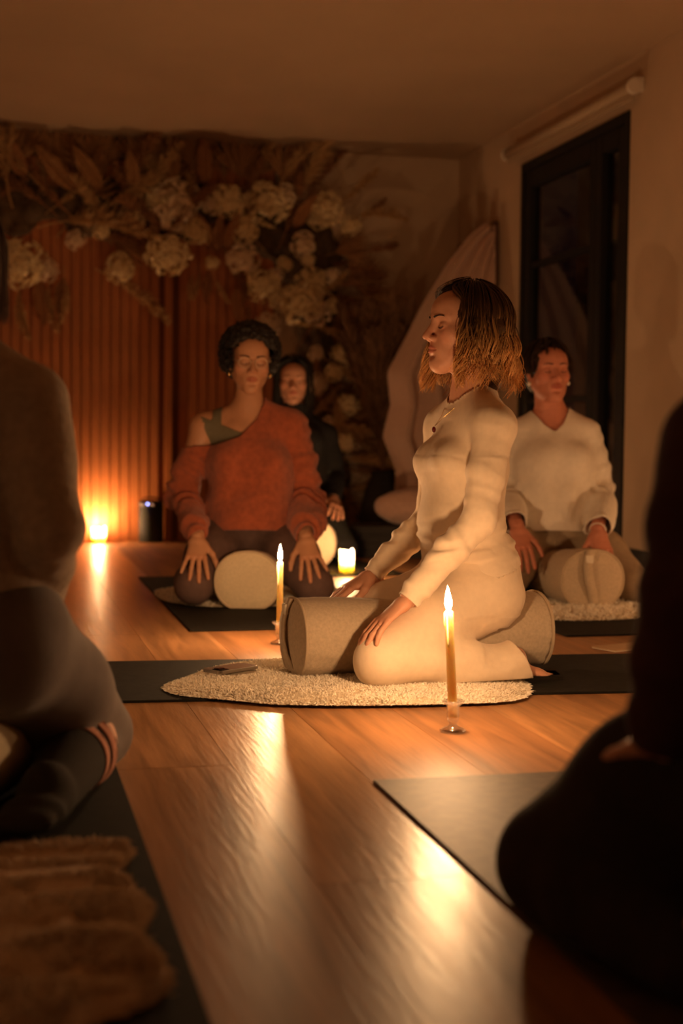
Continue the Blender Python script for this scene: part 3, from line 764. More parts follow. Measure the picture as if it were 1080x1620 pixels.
class Person:
    def __init__(s,label,r,d,psi,group='people kneeling in a circle'):
        p=math.radians(psi); s.f=rh*math.sin(p)+fh*math.cos(p); s.o=camxy(r,d); s.rz=math.atan2(-s.f.x,s.f.y)
        s.root=empty('person',s.o,s.rz,label,'person',group); s.R=Matrix.Rotation(-s.rz,3,'Z')
        s.j=dict(pel=(0,0,.29),hip=(0,0,.34),wai=(0,.015,.46),che=(0,.01,.605),upc=(0,-.01,.705),nb=(0,-.015,.785),hd=(0,.03,.925),
          sR=(.158,-.015,.725),eR=(.22,-.02,.49),wR=(.19,.18,.33),hR=(.085,0,.275),kR=(.21,.36,.075),aR=(.17,-.02,.055),tR=(.14,-.17,.03))
        s.mirror_missing()
        s.z0=0.0
    def mirror_missing(s):
        for k in list(s.j):
            if k.endswith('R') and k[:-1]+'L' not in s.j: x,y,z=s.j[k]; s.j[k[:-1]+'L']=(-x,y,z)
    def J(s,px,py,ax,val):
        v=s.R@ray(px,py); o=s.R@(CLOC-s.o); i='xyz'.index(ax); t=(val-o[i])/v[i]; q=o+v*t; return (q.x,q.y,q.z)
    def set(s,**kw): s.j.update({k:tuple(v) for k,v in kw.items()})
    def prims(s, bust=1.0, g=1.0, arm=1.0, leg=1.0, waist=1.0, glute=(.058,1.0)):
        j={k:A3(v) for k,v in s.j.items()}; s.jj=j
        sp=[('pel',.150,.112),('hip',.152,.110),('wai',.118*waist,.092*waist),('che',.134,.100),('upc',.118,.076)]
        T=[]
        for (a,a0,b0),(b,a1,b1) in zip(sp,sp[1:]): T.append(ecap(j[a],j[b],a0*g,b0*g,a1*g,b1*g,k=.03))
        T.append(ecap(j['upc'],j['nb'],.085*g,.062*g,.05,.05,k=.04))
        for sd,sg in (('L',-1),('R',1)):
            T.append(ecap(j['upc']+A3((sg*.06,0,.01)),j['s'+sd],.060*g,.056*g,.05*g,.05*g,k=.03))
            T.append(cap(j['nb']+A3((0,-.005,.01)),j['s'+sd]+A3((-sg*.03,0,.02)),.036,.036,k=.035))
            T.append(ell(j['che']+A3((sg*.068*g,.072*g,.012)),(.056*bust,.052*bust,.058*bust),None,.03))
        H=[ell(j['h'+sd]+A3((sg*.005,-glute[0],-.002)),(.098*g*glute[1],.098*g*glute[1],.090*g*glute[1]),None,.04) for sd,sg in (('L',-1),('R',1))]
        A={};Lg={};Ft={}
        for sd in 'LR':
            sh,e,w=j['s'+sd],j['e'+sd],j['w'+sd]; m=(e*.6+w*.4)
            A[sd]=[cap(sh,sh*.5+e*.5,.049*arm*g,.043*arm*g,k=.02),cap(sh*.5+e*.5,e,.043*arm*g,.036*arm,k=.02),cap(e,m,.036*arm,.035*arm,k=.02),cap(m,w,.035*arm,.025*arm,k=.015)]
            h_,k_,a_,t_=j['h'+sd],j['k'+sd],j['a'+sd],j['t'+sd]; mc=k_*.65+a_*.35+A3((0,0,.012)); mt=h_*.5+k_*.5
            Lg[sd]=[cap(h_,mt,.092*leg*g,.082*leg*g,k=.04),cap(mt,k_,.082*leg*g,.060*leg,k=.03),cap(k_,mc,.056*leg,.056*leg,k=.015),cap(mc,a_,.056*leg,.035,k=.02)]
            b_=a_*.35+t_*.65
            Ft[sd]=[ell(a_+A3((0,-.012,.022)),(.030,.034,.034),None,.02),ecap(a_,b_,.030,.026,.040,.017,k=.02),ecap(b_,t_,.040,.017,.034,.011,k=.012)]
            dirf=(t_-b_)/np.linalg.norm(t_-b_); side=np.cross(dirf,A3((0,0,1))); side/=np.linalg.norm(side)
            sgn=1 if sd=='R' else -1
            for q,(o,r_) in enumerate(((.029,.0105),(.010,.008),(-.005,.0076),(-.019,.0072),(-.031,.0068))):
                c=t_+side*(o*sgn)*1.0; Ft[sd].append(cap(c-dirf*.01,c+dirf*(.022-.004*q),r_,r_*.9,k=.004))
        s.T,s.H,s.A,s.Lg,s.Ft=T,H,A,Lg,Ft
        s.zmin=None
        return s
    def garment(s, name, m, prims, off, h, cut=None, fold=None, sol=.003, floorz=None, label=None, rel=2):
        lo,hi=bounds(prims,off); f=Field(lo,hi,h)
        for p in prims: f.prim(p,off)
        V,Q=f.mesh(); V=relax(V,Q,rel,.4)
        if fold is not None: V=V+vnormals(V,Q)*fold(V)[:,None]
        if floorz is not None: V[:,2]=np.where(V[:,2]<floorz,floorz+(V[:,2]-floorz)*.05,V[:,2])
        V,Q=cutmesh(V,Q,cut)
        o=np_obj(name,V,Q,m,s.root)
        if sol: 
            md=o.modifiers.new('thickness','SOLIDIFY'); md.thickness=sol; md.offset=-1
        if label: o['label']=label
        return o
    def body(s, m, hands, head, h=.007, floorz=.012, bare=()):
        j=s.jj; R=rotm(*head['rot']); s.HR=R; s.hd=j['hd']
        P=s.T+s.H+s.A['L']+s.A['R']+s.Lg['L']+s.Lg['R']+s.Ft['L']+s.Ft['R']+[cap(j['nb']+A3((0,0,-.02)),s.hd+R@A3((0,-.022,-.055)),.055*head.get('neck',1),.049*head.get('neck',1),k=.03)]
        lo,hi=bounds(P); f=Field(lo,hi,h)
        for p in P: f.prim(p)
        V,Q=f.mesh(); V=relax(V,Q,1,.4); V[:,2]=np.maximum(V[:,2],floorz)
        VV=[V];QQ=[Q];TT=[np.ones((len(V),3))]; n=len(V)
        hv,hq,ht=head_mesh(head.get('sx',1),head.get('sz',1),head.get('nose',1),head.get('jaw',1),head.get('h',.0024))
        s.hv=hv; VV.append(hv@R.T+s.hd); QQ.append(hq+n); TT.append(ht); n+=len(hv)
        s.hand_mats={}
        for sd,(fd,dn,curl,spl) in hands.items():
            y=A3(fd); y/=np.linalg.norm(y); z=A3(dn); z=z-y*z.dot(y); z/=np.linalg.norm(z); x=np.cross(y,z)
            # thumb is on the inner side for palms down
            gv,gq,gt=hand_mesh(sd=='R',curl,spl); Mx=np.stack([x,y,z],1)
            s.hand_mats[sd]=(Mx,j['w'+sd])
            VV.append(gv@Mx.T*head.get('hs',.95)+j['w'+sd]+y*.012); QQ.append(gq+n); TT.append(gt); n+=len(gv)
        o=np_obj('body',np.concatenate(VV),np.concatenate(QQ),m,s.root,np.concatenate(TT)); s.face(head); return o
    def hp(s,V): return np.asarray(V)@s.HR.T+s.hd
    def sy(s,x,z,r=.004):
        v=s.hv; q=(np.abs(v[:,0]-x)<r)&(np.abs(v[:,2]-z)<r); return v[q,1].max() if q.any() else .08
    def face(s,head):
        sz=head.get('sz',1); sx=head.get('sx',1)
        for sg in (-1,1):
            pts=[];rr=[]
            for t in np.linspace(0,1,9):
                x=sg*(.014+.034*t)*sx; z=(.0235+.007*math.sin(t*2.2)-.004*t)*sz; pts.append((x,s.sy(x,z)+.0006,z)); rr.append(.0026*(1-.6*t))
            V,F=tube(pts,rr,6); mesh_obj('eyebrow',s.hp(V),F,M_LASH,s.root)
            pts=[]
            for t in np.linspace(-1,1,9):
                x=sg*.0315*sx+t*.0135; z=(-.0035-.0035*(1-t*t)+.001)*sz; pts.append((x,s.sy(x,z)+.0004,z))
            V,F=tube(pts,[.0007,.0012,.0015,.0016,.0016,.0016,.0015,.0012,.0007],5); mesh_obj('eyelashes',s.hp(V),F,M_LASH,s.root)
    def hair(s, m, *sets, name='hair', cap_prims=None, cap_cut=None, cap_noise=0, cap_tone=(.4,.33,.3), h=.004):
        VV=[];QQ=[];TT=[];n=0
        if cap_prims:
            lo,hi=bounds(cap_prims,.02); f=Field(lo,hi,h)
            for p in cap_prims: f.prim(p)
            V,Q=f.mesh()
            if cap_noise: V=V+vnormals(V,Q)*(cap_noise*(vnoise(V*55,3)+.6*vnoise(V*120,4)))[:,None]
            V,Q=cutmesh(V,Q,cap_cut); VV.append(V);QQ.append(Q);TT.append(np.tile(A3(cap_tone),(len(V),1))); n+=len(V)
        for (V,Q,T_) in sets: VV.append(V);QQ.append(Q+n);TT.append(T_);n+=len(V)
        return np_obj(name,s.hp(np.concatenate(VV)),np.concatenate(QQ),m,s.root,np.concatenate(TT))

def armfold(s, amp, freq, elbow=.12, upper=1.0):
    segs=[(s.jj['s'+d],s.jj['e'+d],s.jj['w'+d]) for d in 'LR']
    def f(V):
        out=np.zeros(len(V))
        for a,e,w in segs:
            for (p,q,base,sgn) in ((a,e,0,1),(e,w,1,1)):
                n=q-p;L=np.linalg.norm(n);n=n/L; t=((V-p)@n); d=np.linalg.norm(V-p-np.outer(np.clip(t,0,L),n),axis=1)
                near=np.clip((.090-d)/.025,0,1)*np.clip((t+.04)/.04,0,1)*np.clip((L+.04-t)/.04,0,1)
                de=np.abs(t-L) if base==0 else np.abs(t)
                wgt=np.exp(-(de/elbow)**2)+ (np.exp(-((L-t)/.06)**2)*.9 if base==1 else np.exp(-(t/.06)**2)*.5)
                lat=V-p-np.outer(t,n)
                nz=vnoise(np.c_[t*freq+lat[:,2]*22+lat[:,0]*9, lat[:,0]*10,lat[:,1]*10+base*7],11)
                out+= amp*(upper if base==0 else 1.0)*wgt*np.sign(nz)*np.abs(nz)**.8*near
        return out
    return f
def wristcut(s, sd, back=0.0):
    w=s.jj['w'+sd]; n=w-s.jj['e'+sd]; n=n/np.linalg.norm(n); w=w-n*back
    return lambda V: np.minimum((V-w)@n, .078-np.linalg.norm(V-w,axis=1))
def notarm(s, fn, r=.066):
    segs=[(s.jj['e'+d],s.jj['w'+d]) for d in 'LR']
    def g(V):
        c=fn(V)
        for p,q in segs:
            n=q-p; L=np.linalg.norm(n); n=n/L; t=np.clip((V-p)@n,0,L+.03); dd=np.linalg.norm(V-p-np.outer(t,n),axis=1); c=np.minimum(c,dd-r)
        return c
    return g
def sleeves(prs, k=.010): return [tuple(list(p[:-1])+[k]) for p in prs]
def neckball(c,r): 
    c=A3(c); return lambda V: r-np.linalg.norm((V-c),axis=1)
def above(xs,zs): 
    o=np.argsort(xs); xs=np.array(xs)[o]; zs=np.array(zs)[o]; return lambda V: (V[:,2]-np.interp(V[:,0],xs,zs))
def below(z, tilt=0): return lambda V: z+tilt*V[:,1]-V[:,2]
def maxof(*fs): return lambda V: np.max(np.stack([f(V) for f in fs]),0)
CAPC=(0,-.018,.031)
def hairline(yl=.040,zl=.060,slope=.9):
    # removes the cap over the face: in front of yl and below the hairline
    return lambda V: np.minimum(V[:,1]-(yl-np.clip(.02-V[:,2],0,.2)*.25+.026*np.clip(V[:,2]/.07,0,1)), zl+.0-V[:,2]+ (V[:,1]-.07)*-.2)

# ---------------------------------------------------------------- A: woman in beige
a=Person('woman in a beige long-sleeved top and trousers kneeling in profile on the white sheepskin',.372,3.93,-110)
J=a.J
a.set(pel=J(752,925,'x',0),hip=J(744,890,'x',0),wai=J(727,835,'x',0),che=J(734,738,'x',0),upc=J(748,678,'x',0),nb=J(748,632,'x',0),hd=J(733,521,'x',0),
  sL=J(782,676,'x',-.158),eL=J(757,822,'x',-.225),wL=J(646,948,'x',-.215),hL=J(757,942,'x',-.088),kL=J(601,1046,'x',-.215),aL=J(806,1056,'x',-.20),tL=J(872,1074,'x',-.20),
  eR=J(680,818,'x',.19),wR=J(590,908,'x',.195))
for k in ('s','h','k','a','t'): x,y,z=a.j[k+'L']; a.j[k+'R']=(-x,y,z)
a.prims(bust=.68,g=.97,arm=.95,leg=.96,waist=1.10,glute=(.020,.90))
j=a.jj
a.body(M_SKIN,dict(L=((-.05,.80,-.60),(0,.5,.85),.55,.9),R=((-.08,.86,-.42),(0,.4,.9),.6,.6)),dict(rot=(0,.05,0),sx=.97,nose=1.15,h=.0021),h=.008,floorz=.03)
def foldA(V):
    z=V[:,2]; x,y=V[:,0],V[:,1]
    w=np.exp(-((z-(j['wai'][2]-.035))/.055)**2)
    n=vnoise(np.c_[x*7,y*9,z*62+y*10],5)
    n2=vnoise(np.c_[x*5,y*6,z*28-y*14],6)
    arm=np.minimum(np.linalg.norm(V-j['eL'],axis=1),np.linalg.norm(V-j['eR'],axis=1)); arm=np.clip((arm-.085)/.06,0,1)
    sh=lambda q: np.sign(q)*np.abs(q)**.6
    return (w*sh(n)*.0085+sh(n2)*.0038*(z<j['che'][2]+.03))*arm + armfold(a,.0058,50,.11,.45)(V)
a.garment('top',M_BEIGE,a.T+a.A['L']+a.A['R']+[ell(j['hL']+A3((.0,-.016,.02)),(.085,.085,.08),None,.04),ell(j['hR']+A3((.0,-.016,.02)),(.085,.085,.08),None,.04)],.0085,.0045,
  maxof(below(j['pel'][2]+.045,-.25),wristcut(a,'L',-.004),wristcut(a,'R',-.004),neckball(j['nb']+A3((0,.012,.022)),.066)),foldA)
flare=[]
for sd in 'LR':
    k_,a_=j['k'+sd],j['a'+sd]; flare+=[cap(k_*.45+a_*.55,a_+A3((0,-.01,.0)),.054,.046,k=.03),ecap(a_+A3((0,.02,.01)),a_+A3((0,-.040,.026)),.046,.046,.056,.058,k=.02)]
def foldT(V):
    n=vnoise(np.c_[V[:,0]*9,V[:,1]*16,V[:,2]*26],8); n2=vnoise(np.c_[V[:,0]*6,V[:,1]*10+V[:,2]*22,V[:,2]*8],9)
    w=np.exp(-((V[:,1]-j['aL'][1]-.05)/.16)**2)*(V[:,2]<.18)+.5*np.exp(-(np.linalg.norm(V-j['hL'],axis=1)/.12)**2)
    sh=lambda q: np.sign(q)*np.abs(q)**.65
    hipf=np.exp(-(np.linalg.norm((V-j['hL']-A3((0,.03,.03)))*A3((1,1,1.3)),axis=1)/.10)**2)
    n3=vnoise(np.c_[V[:,0]*6,V[:,1]*14+V[:,2]*30,V[:,2]*34-V[:,1]*10],19)
    return sh(n)*.0080*w+n2*.0030+sh(n3)*.0050*hipf
a.garment('trousers',M_BEIGE2,a.T[:2]+a.H+a.Lg['L']+a.Lg['R']+flare,.0085,.005,
  maxof(lambda V:V[:,2]-(j['hip'][2]+.02),lambda V: np.minimum((j['aL'][1]-.026)+(V[:,2]-.06)*.5-V[:,1],.145-V[:,2])),foldT,floorz=.028)
TA=((.10,.072,.055),(1.45,1.30,1.10))
st1=strands(760,21,lambda p: .166+.012*math.cos(math.radians(p)),56,(.006,.024),.0125,2.3,.17,.0021,segs=28,tone=TA,rmul=(1,1,.93))
st2=strands(600,22,lambda p: .182,56,(.012,.030),.0170,2.5,.24,.0015,segs=30,tone=TA,rmul=(1,1,.92))
curt=[ell(CAPC,(.081,.0985,.085),None,.02),ecap((0,-.062,.0),(0,-.068,-.13),.080,.05,.078,.045,k=.03)]
for s_ in (-1,1): curt.append(ecap((s_*.078,-.02,.0),(s_*.085,-.025,-.09),.018,.045,.016,.04,k=.03))
a.hair(M_HAIRA,st1,st2,cap_prims=curt,cap_cut=hairline(.036,.077),cap_tone=(.09,.065,.05),cap_noise=.002)
# jewellery
def ring(p,sd,lx,ly,m=M_GOLD,r=.0098):
    Mx,w=p.hand_mats[sd]; c=A3((lx*(-1 if sd=='R' else 1),ly,-.003)); 
    pts=[c+A3((math.cos(t)*r,0,math.sin(t)*r)) for t in np.linspace(0,2*PI,20,endpoint=False)]
    V,F=tube(pts,.0012,6,True); V=np.array(V)@Mx.T*.95+w+Mx[:,1]*.012; mesh_obj('finger_ring',V,F,m,p.root)
ring(a,'L',-.0105,.100)
nc=j['nb']+A3((0,.012,.0)); fr=a.J(691,676,'x',0)
pts=[nc+A3((-.052,.01,.01)),nc+A3((-.045,.045,-.01)),A3(fr)*.5+(nc+A3((-.02,.06,-.02)))*.5,A3(fr)+A3((0,.006,.004)),A3(fr)*.5+(nc+A3((.02,.06,-.02)))*.5,nc+A3((.045,.045,-.01)),nc+A3((.052,.01,.01))]
pf=A3(fr)
# pendant: cord plus stone resting on the chest
Vc,Fc=tube(pts,.0007,5); nk=mesh_obj('necklace',Vc,Fc,M_GOLD,a.root)
Vp,Fp=lathe([(0,-.009),(.004,-.006),(.0055,0),(.004,.006),(0,.008)],12); pd=mesh_obj('pendant',Vp,Fp,M_GARNET,nk); pd.location=tuple(pf+A3((0,.009,-.006)))
bolA=bolster(a.o+a.f*.175,a.rz,'long canvas bolster straddled by the beige-clad woman',L=.70,a=.112,b=.104,sag=.02); bolA.location.z=.028

# ---------------------------------------------------------------- B: woman in rust sweater
b=Person('woman with curly black hair and glasses in an off-shoulder rust sweater, kneeling',-.355,5.68,178)
J=b.J
b.set(nb=J(393,648,'y',-.01),hd=J(396,573,'y',.03),sR=J(322,676,'y',-.015),sL=J(462,676,'y',-.015),eR=J(290,785,'y',-.01),eL=J(487,785,'y',-.01),
  wR=J(312,850,'y',.27),wL=J(484,850,'y',.27),kR=J(306,927,'y',.32),kL=J(498,927,'y',.32),upc=J(393,690,'y',-.01),che=J(393,735,'y',.01),wai=J(393,800,'y',.015))
b.j['aR']=(.24,-.05,.055); b.j['aL']=(-.24,-.05,.055); b.j['tR']=(.20,-.2,.03); b.j['tL']=(-.20,-.2,.03)
b.prims(bust=.92,g=1.06,arm=1.02,leg=1.08)
j=b.jj
b.body(M_SKINB,dict(R=((.0,.66,-.75),(0,.75,.65),.28,1.9),L=((-.16,.66,-.75),(0,.75,.65),.28,2.1)),dict(rot=(.13,-.10,-.03),sx=1.0,h=.0030,hs=1.0),h=.008)
zpx=lambda x,y: b.J(x,y,'y',.05)
xs=[zpx(x,y)[0] for x,y in ((280,709),(340,704),(380,690),(405,664),(418,640),(430,560))]; zs=[zpx(x,y)[2] for x,y in ((280,709),(340,704),(380,690),(405,664),(418,640),(430,560))]
def foldB(V):
    n=vnoise(np.c_[V[:,0]*16+V[:,2]*5,V[:,1]*6,V[:,2]*6],31); n2=vnoise(np.c_[V[:,0]*8,V[:,1]*8,V[:,2]*14],32)
    fa=armfold(b,.016,40,.20)(V)
    sh=lambda q: np.sign(q)*np.abs(q)**.7
    return sh(n)*.016*np.clip((j['upc'][2]-V[:,2])/.22,0,1)+n2*.006+fa
sk=[ecap(j['che'],j['hip']+A3((0,.045,-.03)),.146,.108,.152,.150,k=.04)]
cuff=[]
for sd in 'LR':
    e_,w_=j['e'+sd],j['w'+sd]; cuff+=[cap(j['s'+sd]*.5+e_*.5,e_,.048,.050,k=.012),cap(e_,e_*.3+w_*.7,.046,.050,k=.012),cap(e_*.3+w_*.7,w_,.050,.030,k=.012)]
b.garment('sweater',M_TERRA,b.T+sk+sleeves(b.A['L']+b.A['R'],.012)+cuff,.013,.006,maxof(above(xs,zs),notarm(b,below(.262,.12)),wristcut(b,'L',.0),wristcut(b,'R',.0)),foldB,sol=.006)
xst=b.J(343,660,'y',.03)[0]; zlo=b.J(375,684,'y',.08)[2]
b.garment('sports_top',M_BRA,b.T,.004,.006,maxof(lambda V: np.minimum(V[:,2]-zlo-np.clip(np.abs(V[:,0]-.01)-.03,0,1)*.40,np.abs(np.abs(V[:,0])-abs(xst))-.017),below(.5)),None,sol=.002)
b.garment('leggings',M_MAUVE,b.T[:2]+b.H+b.Lg['L']+b.Lg['R'],.006,.007,maxof(lambda V:V[:,2]-.40,lambda V:j['aL'][1]+.02-V[:,1]-(V[:,2]>.12)*9),lambda V:.003*vnoise(V*A3((14,20,14)),33),floorz=.012)
# curly hair
HB=[ell((0,-.03,.058),(.112,.102,.100),None,.03),ell((0,-.05,.005),(.116,.088,.088),None,.03)]
rnd=np.random.RandomState(5); cv=[];cq=[];ct=[];n=0
for i in range(620):
    v=rnd.randn(3); v/=np.linalg.norm(v); 
    c=A3((0,-.035,.045))+v*A3((.113,.100,.104))
    if c[1]>.035 and c[2]<.078: continue
    if c[2]<-.06: continue
    s1=np.cross(v,A3((0,0,1)));s1/=np.linalg.norm(s1)+1e-9;s2=np.cross(v,s1); R_=rnd.uniform(.006,.011); tt=np.linspace(0,1,14)
    pts=[c+v*(.022*t-.01)+(s1*math.cos(9*t+i)+s2*math.sin(9*t+i))*R_ for t in tt]
    V,F=tube(pts,.0026*(1-.5*tt),4); F=[f for f in F if len(f)==4]; cv.append(np.array(V));cq.append(np.array(F)+n);n+=len(V);ct.append(np.full((len(V),3),rnd.uniform(.7,1.3)))
b.hair(M_HAIRB,(np.concatenate(cv),np.concatenate(cq),np.concatenate(ct)),cap_prims=HB,cap_cut=lambda V: np.minimum(V[:,1]-.022,.074-V[:,2]-.25*np.abs(V[:,0])),cap_noise=.009,cap_tone=(1,1,1))
# glasses
gl=[]
for sg in (-1,1):
    pts=[(sg*.032+.023*math.cos(t)*(1 if abs(math.cos(t))<2 else 1),.104-.006*abs(math.cos(t)*.5+.5*sg*0),.002+.019*math.sin(t)) for t in np.linspace(0,2*PI,24,endpoint=False)]
    gl.append(tube(pts,.0017,6,True)); gl.append(tube([(sg*.055,.100,.008),(sg*.074,.07,.010),(sg*.078,.0,.010)],.0011,6))
gl.append(tube([(-.009,.105,.006),(0,.108,.009),(.009,.105,.006)],.0011,6))
V,F=merge(gl); mesh_obj('eyeglasses',b.hp(V),F,M_WIRE,b.root)
for sg in (-1,1):
    V,F=lathe([(0,-.012),(.004,-.008),(.005,0),(.002,.007),(0,.009)],10); V=np.array(V)+A3((sg*.080,.0,-.048)); mesh_obj('earring',b.hp(V),F,M_GOLD,b.root)
fb=(on_floor(410,966)-b.o); 
bolB=bolster(b.o+b.f*.03+Vector((.02,0,0)),b.rz-.06,'cream bolster under the rust-sweater woman, round end facing the camera',L=.66,a=.122,b=.112,m=M_BOLC,tab=False); bolB.location.z=.007

# ---------------------------------------------------------------- C: woman in black at the back
c=Person('woman in a black turtleneck with long dark hair kneeling at the back',-.235,7.55,182)
J=c.J
c.set(nb=J(468,655,'y',-.01),hd=J(463,604,'y',.03),upc=J(470,685,'y',-.01),sL=J(515,690,'y',-.01),sR=J(425,690,'y',-.01),eL=J(532,752,'y',-.03),eR=J(408,752,'y',-.03),wL=J(528,790,'y',.22),wR=J(425,790,'y',.22))
c.j['kR']=(.26,.28,.085); c.j['kL']=(-.26,.28,.085); c.j['aR']=(.2,-.08,.055); c.j['aL']=(-.2,-.08,.055)
c.prims(bust=1.0,g=1.03,arm=1.0)
j=c.jj
c.body(M_SKIN,dict(L=((-.15,.92,-.35),(-.5,.4,.8),.6,1.2),R=((.1,.8,-.5),(0,.6,.8),.4,1.2)),dict(rot=(.10,-.02,0),h=.0036,hs=1.0,sz=.96,sx=1.02),h=.009)
c.garment('turtleneck',M_BLACKK,c.T+c.A['L']+c.A['R']+[ecap(j['che'],j['hip'],.14,.12,.17,.14,k=.04),cap(j['nb'],j['nb']+A3((0,.008,.07)),.058,.054,k=.02)],.011,.009,maxof(notarm(c,below(.27)),wristcut(c,'L'),wristcut(c,'R'),lambda V:V[:,2]-j['nb'][2]-.055),armfold(c,.005,36),sol=.005)
c.garment('leggings',M_BLACKK,c.T[:2]+c.H+c.Lg['L']+c.Lg['R'],.006,.010,lambda V:V[:,2]-.4,None,sol=0,floorz=.012)
TD=((1,1,1),(1.3,1.2,1.1))
c.hair(M_HAIRB,strands(420,41,lambda p:.20,54,(.006,.028),.006,1.6,.05,.0028,tone=TD,segs=18),cap_prims=[ell(CAPC,(.080,.098,.088),None,.02),ecap((0,-.06,0),(0,-.07,-.18),.085,.045,.08,.035,k=.03)],cap_cut=hairline(.045,.056),cap_tone=(1,1,1))
bolC=bolster(c.o+c.f*.16+rh*.09,c.rz+.03,'pale round bolster in front of the woman in black',L=.62,a=.125,b=.125,m=M_BOLC,tab=False,sag=.03); bolC.location.z=.007

# ---------------------------------------------------------------- D: woman in white sweater
d=Person('woman with short dark hair in a loose white V-neck sweater, kneeling by the glazed door',.84,5.76,180)
J=d.J
d.set(nb=J(872,657,'y',-.01),hd=J(867,590,'y',.03),upc=J(873,690,'y',-.01),che=J(874,735,'y',.01),wai=J(876,795,'y',.015),sR=J(821,688,'y',-.01),sL=J(926,688,'y',-.01),eR=J(797,775,'y',-.02),eL=J(953,772,'y',-.02),
  wR=J(818,834,'y',.26),wL=J(945,838,'y',.26),kR=J(798,925,'y',.31),kL=J(1004,925,'y',.27))
d.prims(bust=.90,g=1.04,arm=1.0,leg=.98)
j=d.jj
d.body(M_SKIND,dict(R=((-.10,.62,-.76),(0,.75,.65),.42,1.0),L=((-.10,.58,-.8),(0,.75,.65),.5,.7)),dict(rot=(.22,.06,.03),sx=1.02,jaw=1.1,h=.0030,hs=1.0,neck=1.05),h=.009)
pts=((838,560),(841,648),(860,672),(876,683),(890,670),(904,645),(908,560)); xs=[d.J(x,y,'y',.05)[0] for x,y in pts]; zs=[d.J(x,y,'y',.05)[2] for x,y in pts]
def foldD(V):
    n=vnoise(np.c_[V[:,0]*15+V[:,2]*4,V[:,1]*5,V[:,2]*5],51)
    sh=lambda q: np.sign(q)*np.abs(q)**.7
    return sh(n)*.017*np.clip((j['upc'][2]-V[:,2])/.22,0,1)+armfold(d,.011,34,.16)(V)+.002*vnoise(V*22,52)
cuff=[]
for sd in 'LR':
    e_,w_,s2=j['e'+sd],j['w'+sd],j['s'+sd]; cuff+=[cap(s2*.6+e_*.4,e_,.052,.048,k=.014),cap(e_,w_,.046,.040,k=.012)]
d.garment('sweater',M_WHITE,d.T+[ecap(j['che'],j['hip']+A3((0,.04,-.03)),.148,.112,.158,.150,k=.05)]+sleeves(d.A['L']+d.A['R'],.012)+cuff,.010,.006,maxof(above(xs,zs),notarm(d,below(.268,.12)),wristcut(d,'L',.015),wristcut(d,'R',.015)),foldD,sol=.005)
d.garment('trousers',M_TAUPE,d.T[:2]+d.H+d.Lg['L']+d.Lg['R'],.012,.007,maxof(lambda V:V[:,2]-.4,lambda V:j['aL'][1]+.02-V[:,1]-(V[:,2]>.12)*9),lambda V:.005*vnoise(V*A3((12,16,14)),53),floorz=.02)
TD2=((.8,.8,.8),(1.5,1.3,1.1))
d.hair(M_HAIRD,strands(420,61,lambda p:.030+.045*(abs(p)>100),58,(.006,.026),.004,1.2,.1,.0028,fringe=.75,tone=TD2,segs=14),cap_prims=[ell(CAPC,(.086,.104,.094),None,.02),ecap((0,-.07,0),(0,-.075,-.05),.07,.035,.06,.03,k=.03)],cap_cut=hairline(.045,.055),cap_tone=(.9,.9,.9),cap_noise=.003)
for sg in (-1,1):
    V,F=lathe([(0,-.009),(.006,-.006),(.0085,0),(.006,.006),(0,.009)],12); V=np.array(V)+A3((sg*.080,.002,-.042)); mesh_obj('earring',d.hp(V),F,M_PEARL,d.root)
ring(d,'R',-.0105,.100,r=.0105); ring(d,'L',-.0105,.100,r=.0105)
w=j['wL']; n_=(j['wL']-j['eL']); n_/=np.linalg.norm(n_); u=np.cross(n_,A3((1,0,0)));u/=np.linalg.norm(u);v_=np.cross(n_,u)
V,F=tube([w+n_*.004+(u*math.cos(t)+v_*math.sin(t))*.031 for t in np.linspace(0,2*PI,24,endpoint=False)],.0022,6,True); mesh_obj('bracelet',V,F,M_PEARL,d.root)
bolD=bolster(d.o+d.f*.10+rh*.01,d.rz+.24,'canvas bolster with a carry strap between the knees of the white-sweater woman',L=.66,a=.124,b=.112); bolD.location.z=.026

# ---------------------------------------------------------------- E: left foreground figure, seen from behind
e=Person('figure in dark knit and grey leggings kneeling, back turned, in the left foreground',-.672,2.47,6)
J=e.J
e.set(sR=J(42,640,'y',0),eR=J(80,838,'y',-.06),wR=J(58,968,'y',.16),kR=J(150,1158,'y',.30),hR=(.10,0,.28),aR=J(75,1262,'y',-.10),tR=J(40,1300,'y',-.22))
for k in 'sewhka': x,y,z=e.j[k+'R']; e.j[k+'L']=(-x,y,z)
e.j['tL']=tuple(A3(e.j['tR'])*A3((-1,1,1)))
e.prims(bust=.6,g=1.1,arm=1.12,leg=1.1)
j=e.jj
e.body(M_SKIN,dict(R=((-.25,.9,-.3),(0,.5,.85),.5,.6),L=((.25,.9,-.3),(0,.5,.85),.5,.6)),dict(rot=(0,0,0),h=.004),h=.010)
e.garment('jumper',M_GREYK,e.T+[ecap(j['che'],j['hip']+A3((0,0,.02)),.135,.12,.145,.13,k=.04)]+sleeves(e.A['L']+e.A['R'],.008),.012,.007,maxof(notarm(e,below(.36)),wristcut(e,'L'),wristcut(e,'R'),neckball(j['nb']+A3((0,.01,.03)),.07)),armfold(e,.006,32),sol=.004)
sock_t=.50
def along(V,sd): k_,a_=j['k'+sd],j['a'+sd]; n=a_-k_; L=np.linalg.norm(n); return (V-k_)@n/L/L
lowleg=lambda V,sd: (np.linalg.norm(V-(j['k'+sd]*.5+j['a'+sd]*.5),axis=1)<.30)&(V[:,2]<.16)&(np.sign(V[:,0])==(1 if sd=='R' else -1))
